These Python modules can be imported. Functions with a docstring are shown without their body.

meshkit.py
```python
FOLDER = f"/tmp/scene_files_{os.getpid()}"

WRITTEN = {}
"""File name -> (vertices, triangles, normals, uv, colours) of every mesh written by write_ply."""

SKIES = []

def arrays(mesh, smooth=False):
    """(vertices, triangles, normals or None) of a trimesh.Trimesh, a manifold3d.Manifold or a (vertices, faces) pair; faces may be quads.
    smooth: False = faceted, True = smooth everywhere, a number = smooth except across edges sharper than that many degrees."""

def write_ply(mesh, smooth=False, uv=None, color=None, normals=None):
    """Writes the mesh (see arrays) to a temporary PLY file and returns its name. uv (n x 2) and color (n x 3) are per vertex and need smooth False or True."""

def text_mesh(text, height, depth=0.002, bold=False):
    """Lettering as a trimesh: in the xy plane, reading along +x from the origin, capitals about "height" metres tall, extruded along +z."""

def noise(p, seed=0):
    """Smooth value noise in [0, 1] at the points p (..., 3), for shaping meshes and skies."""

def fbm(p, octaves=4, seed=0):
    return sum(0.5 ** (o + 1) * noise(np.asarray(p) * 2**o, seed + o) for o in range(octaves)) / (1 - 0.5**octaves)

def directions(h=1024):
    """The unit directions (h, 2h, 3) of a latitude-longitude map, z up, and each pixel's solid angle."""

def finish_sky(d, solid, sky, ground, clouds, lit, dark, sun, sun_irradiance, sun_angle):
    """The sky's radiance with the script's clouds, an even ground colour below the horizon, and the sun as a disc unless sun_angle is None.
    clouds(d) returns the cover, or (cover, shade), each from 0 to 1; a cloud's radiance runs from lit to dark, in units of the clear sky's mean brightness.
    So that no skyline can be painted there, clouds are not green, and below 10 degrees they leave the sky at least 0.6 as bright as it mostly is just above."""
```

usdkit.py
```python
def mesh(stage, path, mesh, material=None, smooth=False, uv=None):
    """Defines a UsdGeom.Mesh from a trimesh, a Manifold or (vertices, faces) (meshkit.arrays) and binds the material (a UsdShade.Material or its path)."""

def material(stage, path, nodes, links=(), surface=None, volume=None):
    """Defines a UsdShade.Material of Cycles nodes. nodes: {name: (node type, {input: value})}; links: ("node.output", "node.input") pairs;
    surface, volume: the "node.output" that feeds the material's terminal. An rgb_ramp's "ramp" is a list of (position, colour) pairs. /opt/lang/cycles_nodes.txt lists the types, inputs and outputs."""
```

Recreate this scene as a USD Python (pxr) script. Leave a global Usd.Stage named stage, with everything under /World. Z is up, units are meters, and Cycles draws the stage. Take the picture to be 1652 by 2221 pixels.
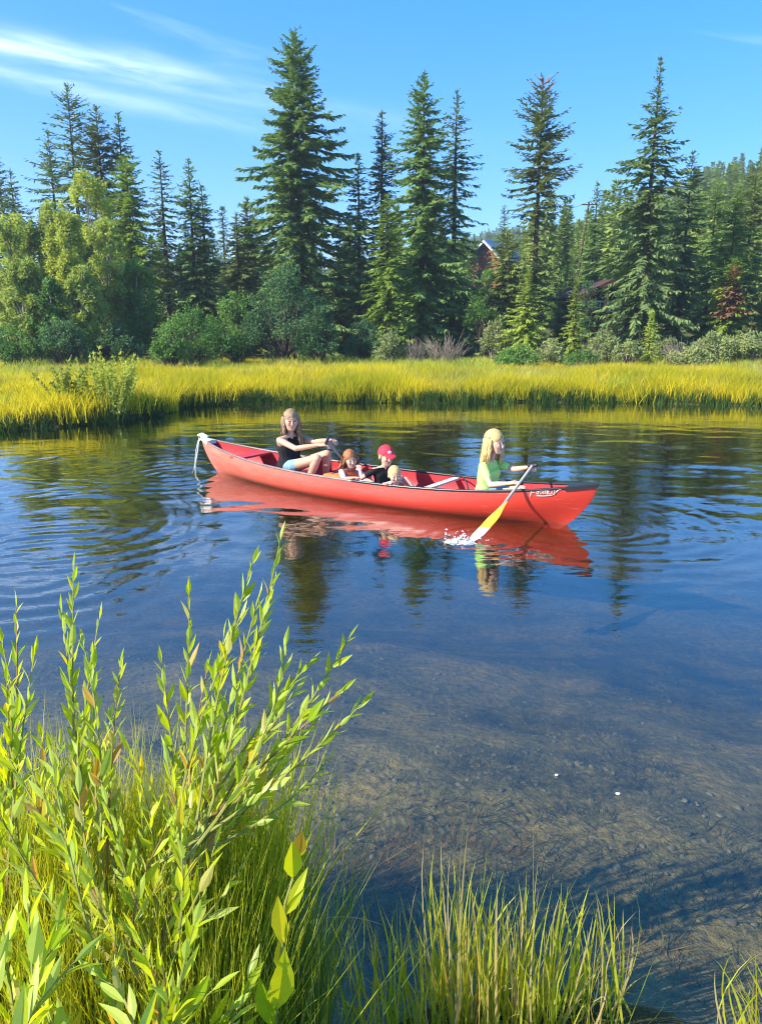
import math, numpy as np, trimesh, manifold3d as m3, meshkit, usdkit
from pxr import Usd, UsdGeom, UsdLux, UsdShade, Gf, Sdf, Vt

stage = Usd.Stage.CreateInMemory()
UsdGeom.SetStageUpAxis(stage, 'Z'); UsdGeom.SetStageMetersPerUnit(stage, 1.0)
UsdGeom.Xform.Define(stage, '/World'); UsdGeom.Scope.Define(stage, '/World/Looks')
rad = math.radians

# ---------------------------------------------------------------- camera, sky, sun
EYE, PITCH, FPX = 1.85, rad(14.0), 1654.0          # eye height over the water, tilt down, focal length in units of a 1652-wide picture
cam = UsdGeom.Camera.Define(stage, '/World/camera')
cam.AddTranslateOp().Set(Gf.Vec3d(0, 0, EYE)); cam.AddRotateXOp().Set(90 - math.degrees(PITCH))
cam.CreateHorizontalApertureAttr(25.96); cam.CreateVerticalApertureAttr(25.96 * 1024 / 761)
cam.CreateFocalLengthAttr(26.0); cam.CreateClippingRangeAttr(Gf.Vec2f(0.05, 5000))
cam.CreateExposureAttr(1.32)
SUN = np.array([-0.88, -0.44, 0.0]); SUN /= np.linalg.norm(SUN)
SUN_EL = rad(35); SUN = np.append(SUN[:2] * math.cos(SUN_EL), math.sin(SUN_EL))
sun = UsdLux.DistantLight.Define(stage, '/World/sun')
_q = Gf.Rotation(Gf.Vec3d(0, 0, 1), Gf.Vec3d(*SUN))
sun.AddTransformOp().Set(Gf.Matrix4d().SetRotate(_q))
sun.CreateIntensityAttr(1.25); sun.CreateAngleAttr(0.5); sun.CreateColorAttr(Gf.Vec3f(1.0, 0.92, 0.78))
sun.GetPrim().CreateAttribute('inputs:normalize', Sdf.ValueTypeNames.Bool).Set(True)
SKY = 0.15
dome = UsdLux.DomeLight.Define(stage, '/World/sky'); dome.CreateIntensityAttr(1.0)


def unit(v):
    v = np.asarray(v, float); return v / np.linalg.norm(v)


def ray(u, v):
    a, b = (u - 826) / FPX, (1110.5 - v) / FPX
    return np.array([a, math.cos(PITCH) + b * math.sin(PITCH), -math.sin(PITCH) + b * math.cos(PITCH)])


def at(u, v, y):
    d = ray(u, v); return np.array([0, 0, EYE]) + d * y / d[1]


def on_level(u, v, z=0.0):
    d = ray(u, v); return np.array([0, 0, EYE]) + d * (z - EYE) / d[2]


# the sky: physical sky with thin cirrus in streaks
def sky_material():
    n = {'sky': ('sky_texture', dict(sky_type='single_scattering', sun_disc=False, sun_elevation=SUN_EL, sun_rotation=math.atan2(SUN[0], SUN[1]), air_density=1.0, aerosol_density=0.3, ozone_density=2.6, altitude=1800)),
         'hue': ('hsv', dict(hue=0.501, saturation=1.24, value=1.0, fac=1.0)),
         'tc': ('texture_coordinate', {}), 'bg': ('background_shader', dict(strength=SKY))}
    n['even'] = ('mix', dict(fac=0.5, color2=(0.30, 1.20, 2.95))); L = [('sky.color', 'even.color1'), ('even.color', 'hue.color')]
    # cirrus band: c its middle, a along it, b across it, from the place it stands in the sky
    p0, p1 = unit(ray(20, 92)), unit(ray(560, 205))
    c = unit(p0 + p1); a = unit(p1 - p0); b = unit(np.cross(c, a))
    def dot(name, v):
        n[name] = ('vector_math', dict(math_type='dot_product', vector2=v)); L.append(('tc.generated', name + '.vector1'))
    dot('s', a); dot('t', b)
    n['s0'] = ('math', dict(math_type='subtract', value2=float(a @ c))); L.append(('s.value', 's0.value1'))
    n['co'] = ('combine_xyz', dict(z=0.0)); L += [('s0.value', 'co.x'), ('t.value', 'co.y')]
    n['mp'] = ('mapping', dict(scale=(5.0, 46.0, 1.0), rotation=(0, 0, 0.0)))
    n['nz'] = ('noise_texture', dict(scale=1.0, detail=6.0, roughness=0.62, distortion=0.5)); L += [('co.vector', 'mp.vector'), ('mp.vector', 'nz.vector')]
    def mathn(name, kind, x, y):
        d = dict(math_type=kind)
        for k, z in (('value1', x), ('value2', y)):
            if isinstance(z, str): L.append((z, f'{name}.{k}'))
            else: d[k] = z
        n[name] = ('math', d); return name + '.value'
    def bell(name, src, mid, w):
        o = mathn(name + 'a', 'subtract', src, mid); o = mathn(name + 'b', 'divide', o, w); o = mathn(name + 'c', 'multiply', o, o)
        o = mathn(name + 'd', 'multiply', o, -1.0); return mathn(name + 'e', 'exponent', o, 0.0)
    n['w'] = ('noise_texture', dict(scale=3.0, detail=3.0)); L.append(('co.vector', 'w.vector'))
    wob = mathn('wb', 'multiply_add', 'w.fac', 0.05); n['wb'][1]['value3'] = -0.025
    tt = mathn('tt', 'add', 't.value', wob)
    b1 = bell('p', tt, 0.0, 0.013); b2 = mathn('b2k', 'multiply', bell('q', tt, 0.030, 0.009), 0.6)
    bs = mathn('bs', 'add', b1, b2)
    win = bell('r', 's0.value', -0.12, 0.27)
    m = mathn('m', 'multiply', bs, win)
    n['rmp'] = ('map_range', dict(range_type='smoothstep', from_min=0.22, from_max=0.85, to_min=0.0, to_max=1.0, clamp=True)); L.append(('nz.fac', 'rmp.value'))
    m = mathn('m2', 'multiply', m, 'rmp.result')
    m = mathn('m2b', 'multiply', m, 0.62)
    # thin cirrus elsewhere in the whole sky
    n['mp2'] = ('mapping', dict(scale=(2.2, 17.0, 1.0))); n['nz2'] = ('noise_texture', dict(scale=1.0, detail=5.0, roughness=0.6, distortion=0.6))
    L += [('co.vector', 'mp2.vector'), ('mp2.vector', 'nz2.vector')]
    n['rm2'] = ('map_range', dict(range_type='smoothstep', from_min=0.56, from_max=0.9, to_min=0.0, to_max=0.22, clamp=True)); L.append(('nz2.fac', 'rm2.value'))
    m = mathn('m3', 'add', m, 'rm2.result'); m = mathn('m4', 'minimum', m, 0.85)
    n['mx'] = ('mix', dict(color2=(6.6, 7.2, 8.0)))
    L += [(m, 'mx.fac'), ('hue.color', 'mx.color1'), ('mx.color', 'bg.color')]
    return usdkit.material(stage, '/World/Looks/sky', n, L, surface='bg.background')


UsdShade.MaterialBindingAPI.Apply(dome.GetPrim()).Bind(sky_material())

# ---------------------------------------------------------------- helpers
_names = {}
def numbered(parent, name):
    k = _names.get((parent, name), 0); _names[(parent, name)] = k + 1
    return f'{parent}/{name}' if k == 0 else f'{parent}/{name}_{k:03d}'


def path_of(parent):
    return '/World' if parent is None else str(parent.GetPath())


def obj(name, mesh, mat, parent=None, smooth=False):
    p = usdkit.mesh(stage, numbered(path_of(parent), name), mesh, mat, smooth)
    return p.GetPrim()


def tag(o, label=None, cat=None, group=None, kind=None):
    for k, v in (('label', label), ('category', cat), ('group', group), ('kind', kind)):
        if v: o.SetCustomDataByKey(k, v)
    return o


def thing(name, label, cat, loc=(0, 0, 0), rotz=0.0, group=None):
    x = UsdGeom.Xform.Define(stage, numbered('/World', name))
    x.AddTranslateOp().Set(Gf.Vec3d(*map(float, loc)))
    if rotz: x.AddRotateZOp().Set(float(rotz))
    return tag(x.GetPrim(), label, cat, group)


def copy_of(root, loc, rotz, scale, label, group):
    was = root.GetCustomData()
    x = UsdGeom.Xform.Define(stage, numbered('/World', root.GetName()))
    x.ClearXformOpOrder()
    x.GetPrim().GetReferences().AddInternalReference(root.GetPath())
    x.ClearXformOpOrder()
    x.GetPrim().GetAttribute('xformOp:translate') and None
    op = x.AddTransformOp()
    M = Gf.Matrix4d(1).SetScale(Gf.Vec3d(scale, scale, scale)) * Gf.Matrix4d().SetRotate(Gf.Rotation(Gf.Vec3d(0, 0, 1), rotz))
    M.SetTranslateOnly(Gf.Vec3d(*map(float, loc)))
    op.Set(M); x.SetXformOpOrder([op])
    x.GetPrim().SetInstanceable(True)
    return tag(x.GetPrim(), label, was['category'], group)


def join(parts):
    vs, fs, n = [], [], 0
    for v, f in parts:
        vs.append(np.asarray(v, float)); fs.append(np.asarray(f, int) + n); n += len(v)
    return np.vstack(vs), np.vstack(fs)


def tube(points, radii, sides=6, cap=True):
    p = np.asarray(points, float); r = np.broadcast_to(np.asarray(radii, float), (len(p),))
    t = np.gradient(p, axis=0); t /= np.linalg.norm(t, axis=1, keepdims=True) + 1e-12
    ref = np.array([0, 0, 1.0]) if abs(t[:, 2]).mean() < 0.8 else np.array([1.0, 0, 0])
    a = np.cross(t, ref); a /= np.linalg.norm(a, axis=1, keepdims=True) + 1e-12; b = np.cross(t, a)
    g = np.arange(sides) * 2 * np.pi / sides
    v = p[:, None] + r[:, None, None] * (np.cos(g)[None, :, None] * a[:, None] + np.sin(g)[None, :, None] * b[:, None])
    i, j = np.meshgrid(np.arange(len(p) - 1), np.arange(sides), indexing='ij')
    q = np.stack([i * sides + j, i * sides + (j + 1) % sides, (i + 1) * sides + (j + 1) % sides, (i + 1) * sides + j], -1).reshape(-1, 4)
    f = np.vstack([q[:, [0, 2, 1]], q[:, [0, 3, 2]]])
    v = v.reshape(-1, 3)
    if cap:
        n = len(v); v = np.vstack([v, p[0], p[-1]]); k = np.arange(sides)
        f = np.vstack([f, np.stack([np.full(sides, n), k, (k + 1) % sides], 1), np.stack([np.full(sides, n + 1), n - sides + (k + 1) % sides, n - sides + k], 1)])
    return v, f


def box(lo, hi):
    b = trimesh.creation.box(bounds=[lo, hi]); return np.array(b.vertices), np.array(b.faces)


def lerp(a, b, t): return np.asarray(a, float) * (1 - t) + np.asarray(b, float) * t


def bez(p0, p1, p2, n):
    t = np.linspace(0, 1, n)[:, None]
    return (1 - t) ** 2 * np.asarray(p0) + 2 * t * (1 - t) * np.asarray(p1) + t ** 2 * np.asarray(p2)


# ---------------------------------------------------------------- materials
def foliage(name, dark, mid, light, trans=0.35, noise_scale=0.9, rough=0.6, spec=0.15):
    n = {'g': ('geometry', {}), 'o': ('object_info', {}),
         'nz': ('noise_texture', dict(scale=noise_scale, detail=3.0)),
         'a': ('math', dict(math_type='multiply_add', value2=0.55, value3=0.0)), 'b': ('math', dict(math_type='multiply_add', value2=0.75)),
         'c': ('math', dict(math_type='multiply_add', value2=0.16)),
         'rp': ('rgb_ramp', dict(ramp=[(0.12, dark), (0.5, mid), (0.92, light)])),
         'p': ('principled_bsdf', dict(roughness=rough, specular_ior_level=spec)), 't': ('translucent_bsdf', {}), 'mx': ('mix_closure', dict(fac=trans)),
         'tb': ('mix', dict(mix_type='multiply', fac=1.0, color2=(1.35, 1.35, 0.75)))}
    L = [('g.position', 'nz.vector'), ('g.random_per_island', 'a.value1'), ('nz.fac', 'b.value1'), ('a.value', 'b.value3'), ('o.random', 'c.value1'), ('b.value', 'c.value3'),
         ('c.value', 'rp.fac'), ('rp.color', 'p.base_color'), ('rp.color', 'tb.color1'), ('tb.color', 't.color'), ('p.BSDF', 'mx.closure1'), ('t.BSDF', 'mx.closure2')]
    n['a'][1]['value3'] = -0.18
    return usdkit.material(stage, '/World/Looks/' + name, n, L, surface='mx.closure')


def plain(name, col, rough=0.55, spec=0.3, var=0.12, scale=6.0, bump=0.0, col2=None, coat=0.0, sheen=0.0, trans=0.0, metallic=0.0, sss=0.0):
    c2 = col2 or tuple(x * (1 - 2.2 * var) for x in col)
    n = {'g': ('geometry', {}), 'nz': ('noise_texture', dict(scale=scale, detail=5.0, roughness=0.6)), 'rp': ('rgb_ramp', dict(ramp=[(0.3, c2), (0.68, col)])),
         'p': ('principled_bsdf', dict(roughness=rough, specular_ior_level=spec, coat_weight=coat, sheen_weight=sheen, metallic=metallic, subsurface_weight=sss, subsurface_scale=0.02))}
    L = [('g.position', 'nz.vector'), ('nz.fac', 'rp.fac'), ('rp.color', 'p.base_color')]
    if bump:
        n['bp'] = ('bump', dict(strength=bump, distance=0.02)); n['n2'] = ('noise_texture', dict(scale=scale * 5, detail=5.0))
        L += [('g.position', 'n2.vector'), ('n2.fac', 'bp.height'), ('bp.normal', 'p.normal')]
    out = 'p.BSDF'
    if trans:
        n['t'] = ('translucent_bsdf', {}); n['mx'] = ('mix_closure', dict(fac=trans)); L += [('rp.color', 't.color'), ('p.BSDF', 'mx.closure1'), ('t.BSDF', 'mx.closure2')]; out = 'mx.closure'
    return usdkit.material(stage, '/World/Looks/' + name, n, L, surface=out)


M_spruce = foliage('spruce_needles', (0.100, 0.166, 0.051), (0.233, 0.349, 0.089), (0.503, 0.593, 0.131), 0.25)
M_blue = foliage('bluish_needles', (0.085, 0.140, 0.055), (0.193, 0.269, 0.087), (0.430, 0.460, 0.138), 0.25)
M_brown = foliage('brownish_needles', (0.099, 0.127, 0.037), (0.233, 0.287, 0.070), (0.444, 0.459, 0.108), 0.25)
M_lime = foliage('light_pine_needles', (0.118, 0.185, 0.026), (0.278, 0.384, 0.050), (0.586, 0.621, 0.083), 0.28)
M_young = foliage('young_spruce_needles', (0.182, 0.244, 0.043), (0.437, 0.520, 0.079), (0.764, 0.780, 0.130), 0.35)
M_dead = foliage('dead_needles', (0.184, 0.103, 0.050), (0.347, 0.175, 0.083), (0.490, 0.247, 0.122), 0.15)
M_aspen = foliage('aspen_leaves', (0.186, 0.248, 0.064), (0.455, 0.517, 0.105), (0.874, 0.831, 0.158), 0.42, 0.7)
M_aspeny = foliage('yellow_aspen_leaves', (0.248, 0.300, 0.052), (0.575, 0.601, 0.097), (0.900, 0.879, 0.152), 0.45, 0.7)
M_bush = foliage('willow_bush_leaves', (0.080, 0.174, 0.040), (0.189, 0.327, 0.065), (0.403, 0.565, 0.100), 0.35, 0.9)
M_teal = foliage('shady_willow_leaves', (0.055, 0.127, 0.053), (0.118, 0.227, 0.085), (0.240, 0.353, 0.116), 0.3, 0.9)  # willow leaves darkened to teal, shade painted into the colour
M_sage = foliage('sage_leaves', (0.156, 0.193, 0.073), (0.342, 0.388, 0.145), (0.655, 0.654, 0.254), 0.3, 1.2)
M_hill = foliage('hillside_needles', (0.126, 0.189, 0.047), (0.315, 0.397, 0.085), (0.630, 0.624, 0.132), 0.2, 0.06)
M_grass = foliage('bank_grass', (0.330, 0.330, 0.018), (0.720, 0.590, 0.028), (0.900, 0.640, 0.050), 0.5, 0.45)
M_sedge = foliage('dark_sedge', (0.030, 0.070, 0.015), (0.070, 0.130, 0.022), (0.160, 0.220, 0.035), 0.3, 0.8)
M_strawf = foliage('pale_straw', (0.30, 0.24, 0.10), (0.46, 0.36, 0.17), (0.60, 0.48, 0.26), 0.3)
M_bark = plain('bark', (0.10, 0.078, 0.06), 0.9, 0.1, 0.25, 9, 0.6)
M_bark_pale = plain('pale_bark', (0.24, 0.23, 0.18), 0.85, 0.15, 0.2, 9, 0.4)
M_twig = plain('dead_twig', (0.27, 0.22, 0.17), 0.9, 0.1, 0.2, 9)


def near_leaf(name, top_a, top_b, under):
    n = {'g': ('geometry', {}), 'o': ('object_info', {}), 'nz': ('noise_texture', dict(scale=35.0, detail=3.0)), 'ad': ('math', dict(math_type='multiply_add', value2=0.35)),
         'rp': ('rgb_ramp', dict(ramp=[(0.1, top_a), (1.1, top_b)])), 'un': ('mix', dict(color2=under)), 'ad2': ('math', dict(math_type='multiply', value2=1.0)),
         'p': ('principled_bsdf', dict(roughness=0.42, specular_ior_level=0.42)), 'tb': ('mix', dict(mix_type='multiply', fac=1.0, color2=(1.75, 1.6, 0.35))),
         't': ('translucent_bsdf', {}), 'mx': ('mix_closure', dict(fac=0.48))}
    L = [('g.position', 'nz.vector'), ('nz.fac', 'ad.value1'), ('o.random', 'ad.value3'), ('ad.value', 'rp.fac'), ('rp.color', 'un.color1'), ('g.backfacing', 'un.fac'),
         ('un.color', 'p.base_color'), ('rp.color', 'tb.color1'), ('tb.color', 't.color'), ('p.BSDF', 'mx.closure1'), ('t.BSDF', 'mx.closure2')]
    return usdkit.material(stage, '/World/Looks/' + name, n, L, surface='mx.closure')


M_leaf = near_leaf('willow_leaf', (0.200, 0.330, 0.008), (0.480, 0.530, 0.012), (0.40, 0.50, 0.10))
M_leafy = near_leaf('yellow_willow_leaf', (0.40, 0.40, 0.015), (0.62, 0.46, 0.02), (0.45, 0.42, 0.14))
M_leafs = near_leaf('lime_leaf', (0.34, 0.42, 0.012), (0.52, 0.54, 0.02), (0.42, 0.48, 0.10))
M_leaft = near_leaf('reddish_leaf_tip', (0.42, 0.22, 0.03), (0.50, 0.30, 0.05), (0.45, 0.30, 0.14))
M_blade = near_leaf('sedge_blade', (0.250, 0.320, 0.012), (0.680, 0.540, 0.025), (0.42, 0.44, 0.05))
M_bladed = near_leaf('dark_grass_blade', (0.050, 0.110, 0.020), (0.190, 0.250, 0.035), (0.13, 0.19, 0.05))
M_straw = near_leaf('dry_blade', (0.42, 0.33, 0.14), (0.52, 0.38, 0.20), (0.45, 0.36, 0.18))
M_stem = plain('willow_stem', (0.30, 0.30, 0.07), 0.6, 0.3, 0.2, 20)
M_stemr = plain('brown_stem', (0.27, 0.15, 0.06), 0.6, 0.3, 0.2, 20)

M_red = plain('red_hull', (0.60, 0.042, 0.022), 0.33, 0.5, 0.07, 2.2, 0.02, col2=(0.54, 0.042, 0.026), coat=0.25)
_n = {'tc': ('texture_coordinate', {}), 'sx': ('separate_xyz', {}), 'mr': ('map_range', dict(from_min=0.1, from_max=-2.3, to_min=0.0, to_max=0.62, clamp=True)), 'nz': ('noise_texture', dict(scale=5.0, detail=6.0, roughness=0.7)),  # stern gradient: sunlit pale sheen painted into the hull red
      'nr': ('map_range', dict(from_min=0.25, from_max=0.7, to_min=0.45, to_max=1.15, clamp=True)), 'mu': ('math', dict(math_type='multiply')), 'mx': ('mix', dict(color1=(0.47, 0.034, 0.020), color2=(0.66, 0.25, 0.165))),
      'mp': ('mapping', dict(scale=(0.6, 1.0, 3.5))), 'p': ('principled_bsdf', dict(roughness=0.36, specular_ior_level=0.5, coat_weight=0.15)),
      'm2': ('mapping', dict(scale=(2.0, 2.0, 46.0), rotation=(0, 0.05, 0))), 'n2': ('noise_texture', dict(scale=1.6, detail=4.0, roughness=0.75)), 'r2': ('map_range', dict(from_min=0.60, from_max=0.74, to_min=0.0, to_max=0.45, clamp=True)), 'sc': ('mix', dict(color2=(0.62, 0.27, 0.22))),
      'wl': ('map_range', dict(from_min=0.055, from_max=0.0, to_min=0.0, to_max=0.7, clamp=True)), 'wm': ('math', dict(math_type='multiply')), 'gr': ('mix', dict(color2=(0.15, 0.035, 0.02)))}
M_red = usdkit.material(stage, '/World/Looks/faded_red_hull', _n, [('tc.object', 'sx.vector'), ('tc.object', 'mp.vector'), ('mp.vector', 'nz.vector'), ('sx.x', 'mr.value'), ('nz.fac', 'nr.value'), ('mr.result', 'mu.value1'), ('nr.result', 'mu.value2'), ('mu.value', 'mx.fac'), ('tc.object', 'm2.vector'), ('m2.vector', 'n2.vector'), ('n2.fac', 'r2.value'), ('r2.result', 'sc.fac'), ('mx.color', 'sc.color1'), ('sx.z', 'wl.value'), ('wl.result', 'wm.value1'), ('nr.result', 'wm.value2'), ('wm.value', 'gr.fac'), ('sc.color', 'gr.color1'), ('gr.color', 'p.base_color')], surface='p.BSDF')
M_redin = plain('red_inside', (0.50, 0.036, 0.045), 0.5, 0.4, 0.08, 3.0)
M_black = plain('black_vinyl', (0.022, 0.022, 0.025), 0.35, 0.5, 0.1)
M_trim = plain('scuffed_grey_vinyl', (0.22, 0.16, 0.15), 0.4, 0.45, 0.2, 8)  # black gunwale vinyl made grey: glossy reflection painted into the stern half
M_white = plain('white_plastic', (0.78, 0.77, 0.74), 0.5, 0.4, 0.04)
M_letter = plain('worn_white_lettering', (0.72, 0.52, 0.48), 0.6, 0.3, 0.2, 30)
M_ropem = plain('white_rope', (0.72, 0.74, 0.70), 0.85, 0.1, 0.1, 60, 0.3)
M_paddle = plain('orange_yellow_blade', (0.78, 0.36, 0.02), 0.35, 0.5, 0.06)
M_skin = plain('skin', (0.52, 0.30, 0.205), 0.5, 0.35, 0.05, 8, sss=0.1)
M_skin2 = plain('fair_skin', (0.58, 0.35, 0.255), 0.5, 0.35, 0.05, 8, sss=0.1)
M_hairb = plain('light_brown_hair', (0.33, 0.215, 0.115), 0.45, 0.4, 0.25, 30, 0.4)
M_hairy = plain('blonde_hair', (0.66, 0.46, 0.18), 0.45, 0.4, 0.2, 30, 0.4)
M_haira = plain('auburn_hair', (0.36, 0.14, 0.05), 0.45, 0.4, 0.25, 30, 0.4)
M_hairp = plain('pale_blond_hair', (0.60, 0.38, 0.16), 0.5, 0.4, 0.1, 30, 0.3)
M_blackc = plain('black_cloth', (0.016, 0.016, 0.020), 0.85, 0.2, 0.2, 12, 0.1)
M_denim = plain('light_denim', (0.22, 0.38, 0.56), 0.85, 0.15, 0.18, 25, 0.15)
M_limec = plain('lime_cotton', (0.42, 0.78, 0.20), 0.85, 0.15, 0.06, 8, 0.1)
M_orange = plain('orange_cloth', (0.90, 0.20, 0.06), 0.8, 0.2, 0.08, 9, 0.1)
M_lav = plain('lavender_cloth', (0.58, 0.50, 0.74), 0.85, 0.15, 0.06, 9, 0.1)
M_cap = plain('red_cap', (0.68, 0.035, 0.07), 0.75, 0.2, 0.06, 12)
M_eye = plain('dark_eye', (0.03, 0.02, 0.015), 0.2, 0.5, 0.0)
M_lip = plain('lips', (0.52, 0.17, 0.14), 0.5, 0.3, 0.0)
M_wood = plain('reddish_log_wall', (0.30, 0.095, 0.055), 0.8, 0.2, 0.2, 3)
M_roof = plain('blue_metal_roof', (0.08, 0.14, 0.27), 0.4, 0.5, 0.08, 1.0)
M_shedwall = plain('dark_brown_boards', (0.085, 0.06, 0.045), 0.85, 0.15, 0.2, 3)
M_shedroof = plain('brown_shed_roof', (0.075, 0.04, 0.034), 0.8, 0.2, 0.15, 3)
M_trimw = plain('pale_trim', (0.62, 0.55, 0.50), 0.7, 0.2, 0.06)
M_grey = plain('weathered_grey', (0.33, 0.31, 0.28), 0.85, 0.15, 0.12, 4)
M_pane = usdkit.material(stage, '/World/Looks/window_pane', {'g': ('glossy_bsdf', dict(color=(0.9, 0.95, 1.0), roughness=0.03)), 't': ('transparent_bsdf', dict(color=(0.6, 0.65, 0.65))), 'f': ('fresnel', dict(IOR=1.6)), 'm': ('mix_closure', {})},
                         [('f.fac', 'm.fac'), ('t.BSDF', 'm.closure1'), ('g.BSDF', 'm.closure2')], surface='m.closure')
M_foam = usdkit.material(stage, '/World/Looks/splash_water', {'g': ('principled_bsdf', dict(base_color=(0.88, 0.92, 0.95), roughness=0.12, transmission_weight=0.45, ior=1.33)), }, [], surface='g.BSDF')


# ---------------------------------------------------------------- pond outline and terrain
SHORE = np.array([(-16, 8.24), (-12, 9.34), (-9, 11.64), (-7.3, 12.74), (-6.4, 13.39), (-5.5, 14.14), (-4.75, 15.04), (-4.45, 15.94), (-4.55, 16.84), (-3.9, 17.59), (-2.5, 17.89), (0, 18.14), (1.5, 17.99), (3.2, 18.24), (5, 18.14), (6.6, 17.89),
                  (8.3, 17.39), (10.5, 16.64), (13, 15.94), (18, 13.94), (21, 9), (18, 4), (9, 1.9), (4, 1.3), (2.0, 1.25), (1.1, 1.45), (0.75, 1.72), (0.3, 1.78), (-0.05, 1.68), (-0.3, 1.85), (-0.55, 2.15), (-1.0, 2.25), (-1.7, 2.1), (-3, 2.0), (-6, 1.6), (-11, 1.2), (-17, 2.5)], float)
_a, _b = SHORE, np.roll(SHORE, -1, 0)


def shore_distance(x, y):
    """Signed distance to the water's edge, positive on land."""
    p = np.stack([np.asarray(x, float).ravel(), np.asarray(y, float).ravel()], 1)
    best, inside = np.full(len(p), 1e9), np.zeros(len(p), bool)
    for a, b in zip(_a, _b):
        ab = b - a; t = np.clip(((p - a) @ ab) / (ab @ ab), 0, 1)
        best = np.minimum(best, np.linalg.norm(p - a - t[:, None] * ab, axis=1))
        c = (a[1] > p[:, 1]) != (b[1] > p[:, 1])
        inside ^= c & (p[:, 0] < (b[0] - a[0]) * (p[:, 1] - a[1]) / (b[1] - a[1] + 1e-12) + a[0])
    return np.where(inside, -best, best).reshape(np.shape(x))


def smooth01(t):
    t = np.clip(t, 0, 1); return t * t * (3 - 2 * t)


RIDGE_T = [-60, -25, -5, 4, 8, 13, 16, 19, 22, 26, 32, 60]
RIDGE_E = [2.5, 2.5, 3.0, 4.6, 5.2, 5.3, 5.9, 7.0, 7.9, 9.0, 9.5, 9.0]
RIDGE_R = [330, 330, 330, 330, 320, 300, 240, 190, 150, 125, 120, 120]


def fb(x, y, s, seed, octaves=4):
    return meshkit.fbm(np.stack([np.asarray(x, float) * s + 50, np.asarray(y, float) * s + 50, np.full(np.shape(x), 3.3)], -1), octaves, seed) - 0.5


def ground_height(x, y):
    x, y = np.asarray(x, float), np.asarray(y, float)
    d = shore_distance(x, y); e = d + 0.5 * fb(x, y, 1.3, 5) * np.minimum(1, np.abs(d) + 0.3)
    r = np.hypot(x, y); t = np.degrees(np.arctan2(x, y))
    near = y < 6
    land = 0.25 * (1 - np.exp(-np.maximum(e, 0) / 0.22)) + 0.006 * np.minimum(np.maximum(d, 0), 30) + 0.16 * fb(x, y, 0.45, 7)* smooth01(d / 1.5)
    land = np.where(near, 0.16 * (1 - np.exp(-np.maximum(e, 0) / 0.35)) + 0.05 * fb(x, y, 3, 9), land)
    ridge = np.interp(t, RIDGE_T, RIDGE_R); top = ridge * np.tan(np.radians(np.interp(t, RIDGE_T, RIDGE_E))) - 5.0
    land = land + np.where(y > 20, np.maximum(0, top) * smooth01((r - 46) / (ridge - 46)) ** 1.15 * (1 + 0.15 * fb(x, y, 0.02, 4)), 0)
    land = land + np.where(y > 20, 1.3 * smooth01((r - 33) / 25) * smooth01((t - 3) / 10), 0)
    w = np.maximum(-e, 0)
    depth = np.where(y < 9, 0.04 + 0.16 * w + 0.012 * w ** 2, 0.1 + 0.55 * w)
    depth = np.minimum(depth, 1.2) + 0.30 * fb(x, y, 0.9, 11) * smooth01(w) + 0.05 * fb(x, y, 5, 12)
    depth = np.maximum(depth, 0.02)
    return np.where(e > 0, land, -depth)


def span(*pieces):
    return np.unique(np.round(np.concatenate([np.arange(a, b, s) for a, b, s in pieces]), 4))


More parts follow.
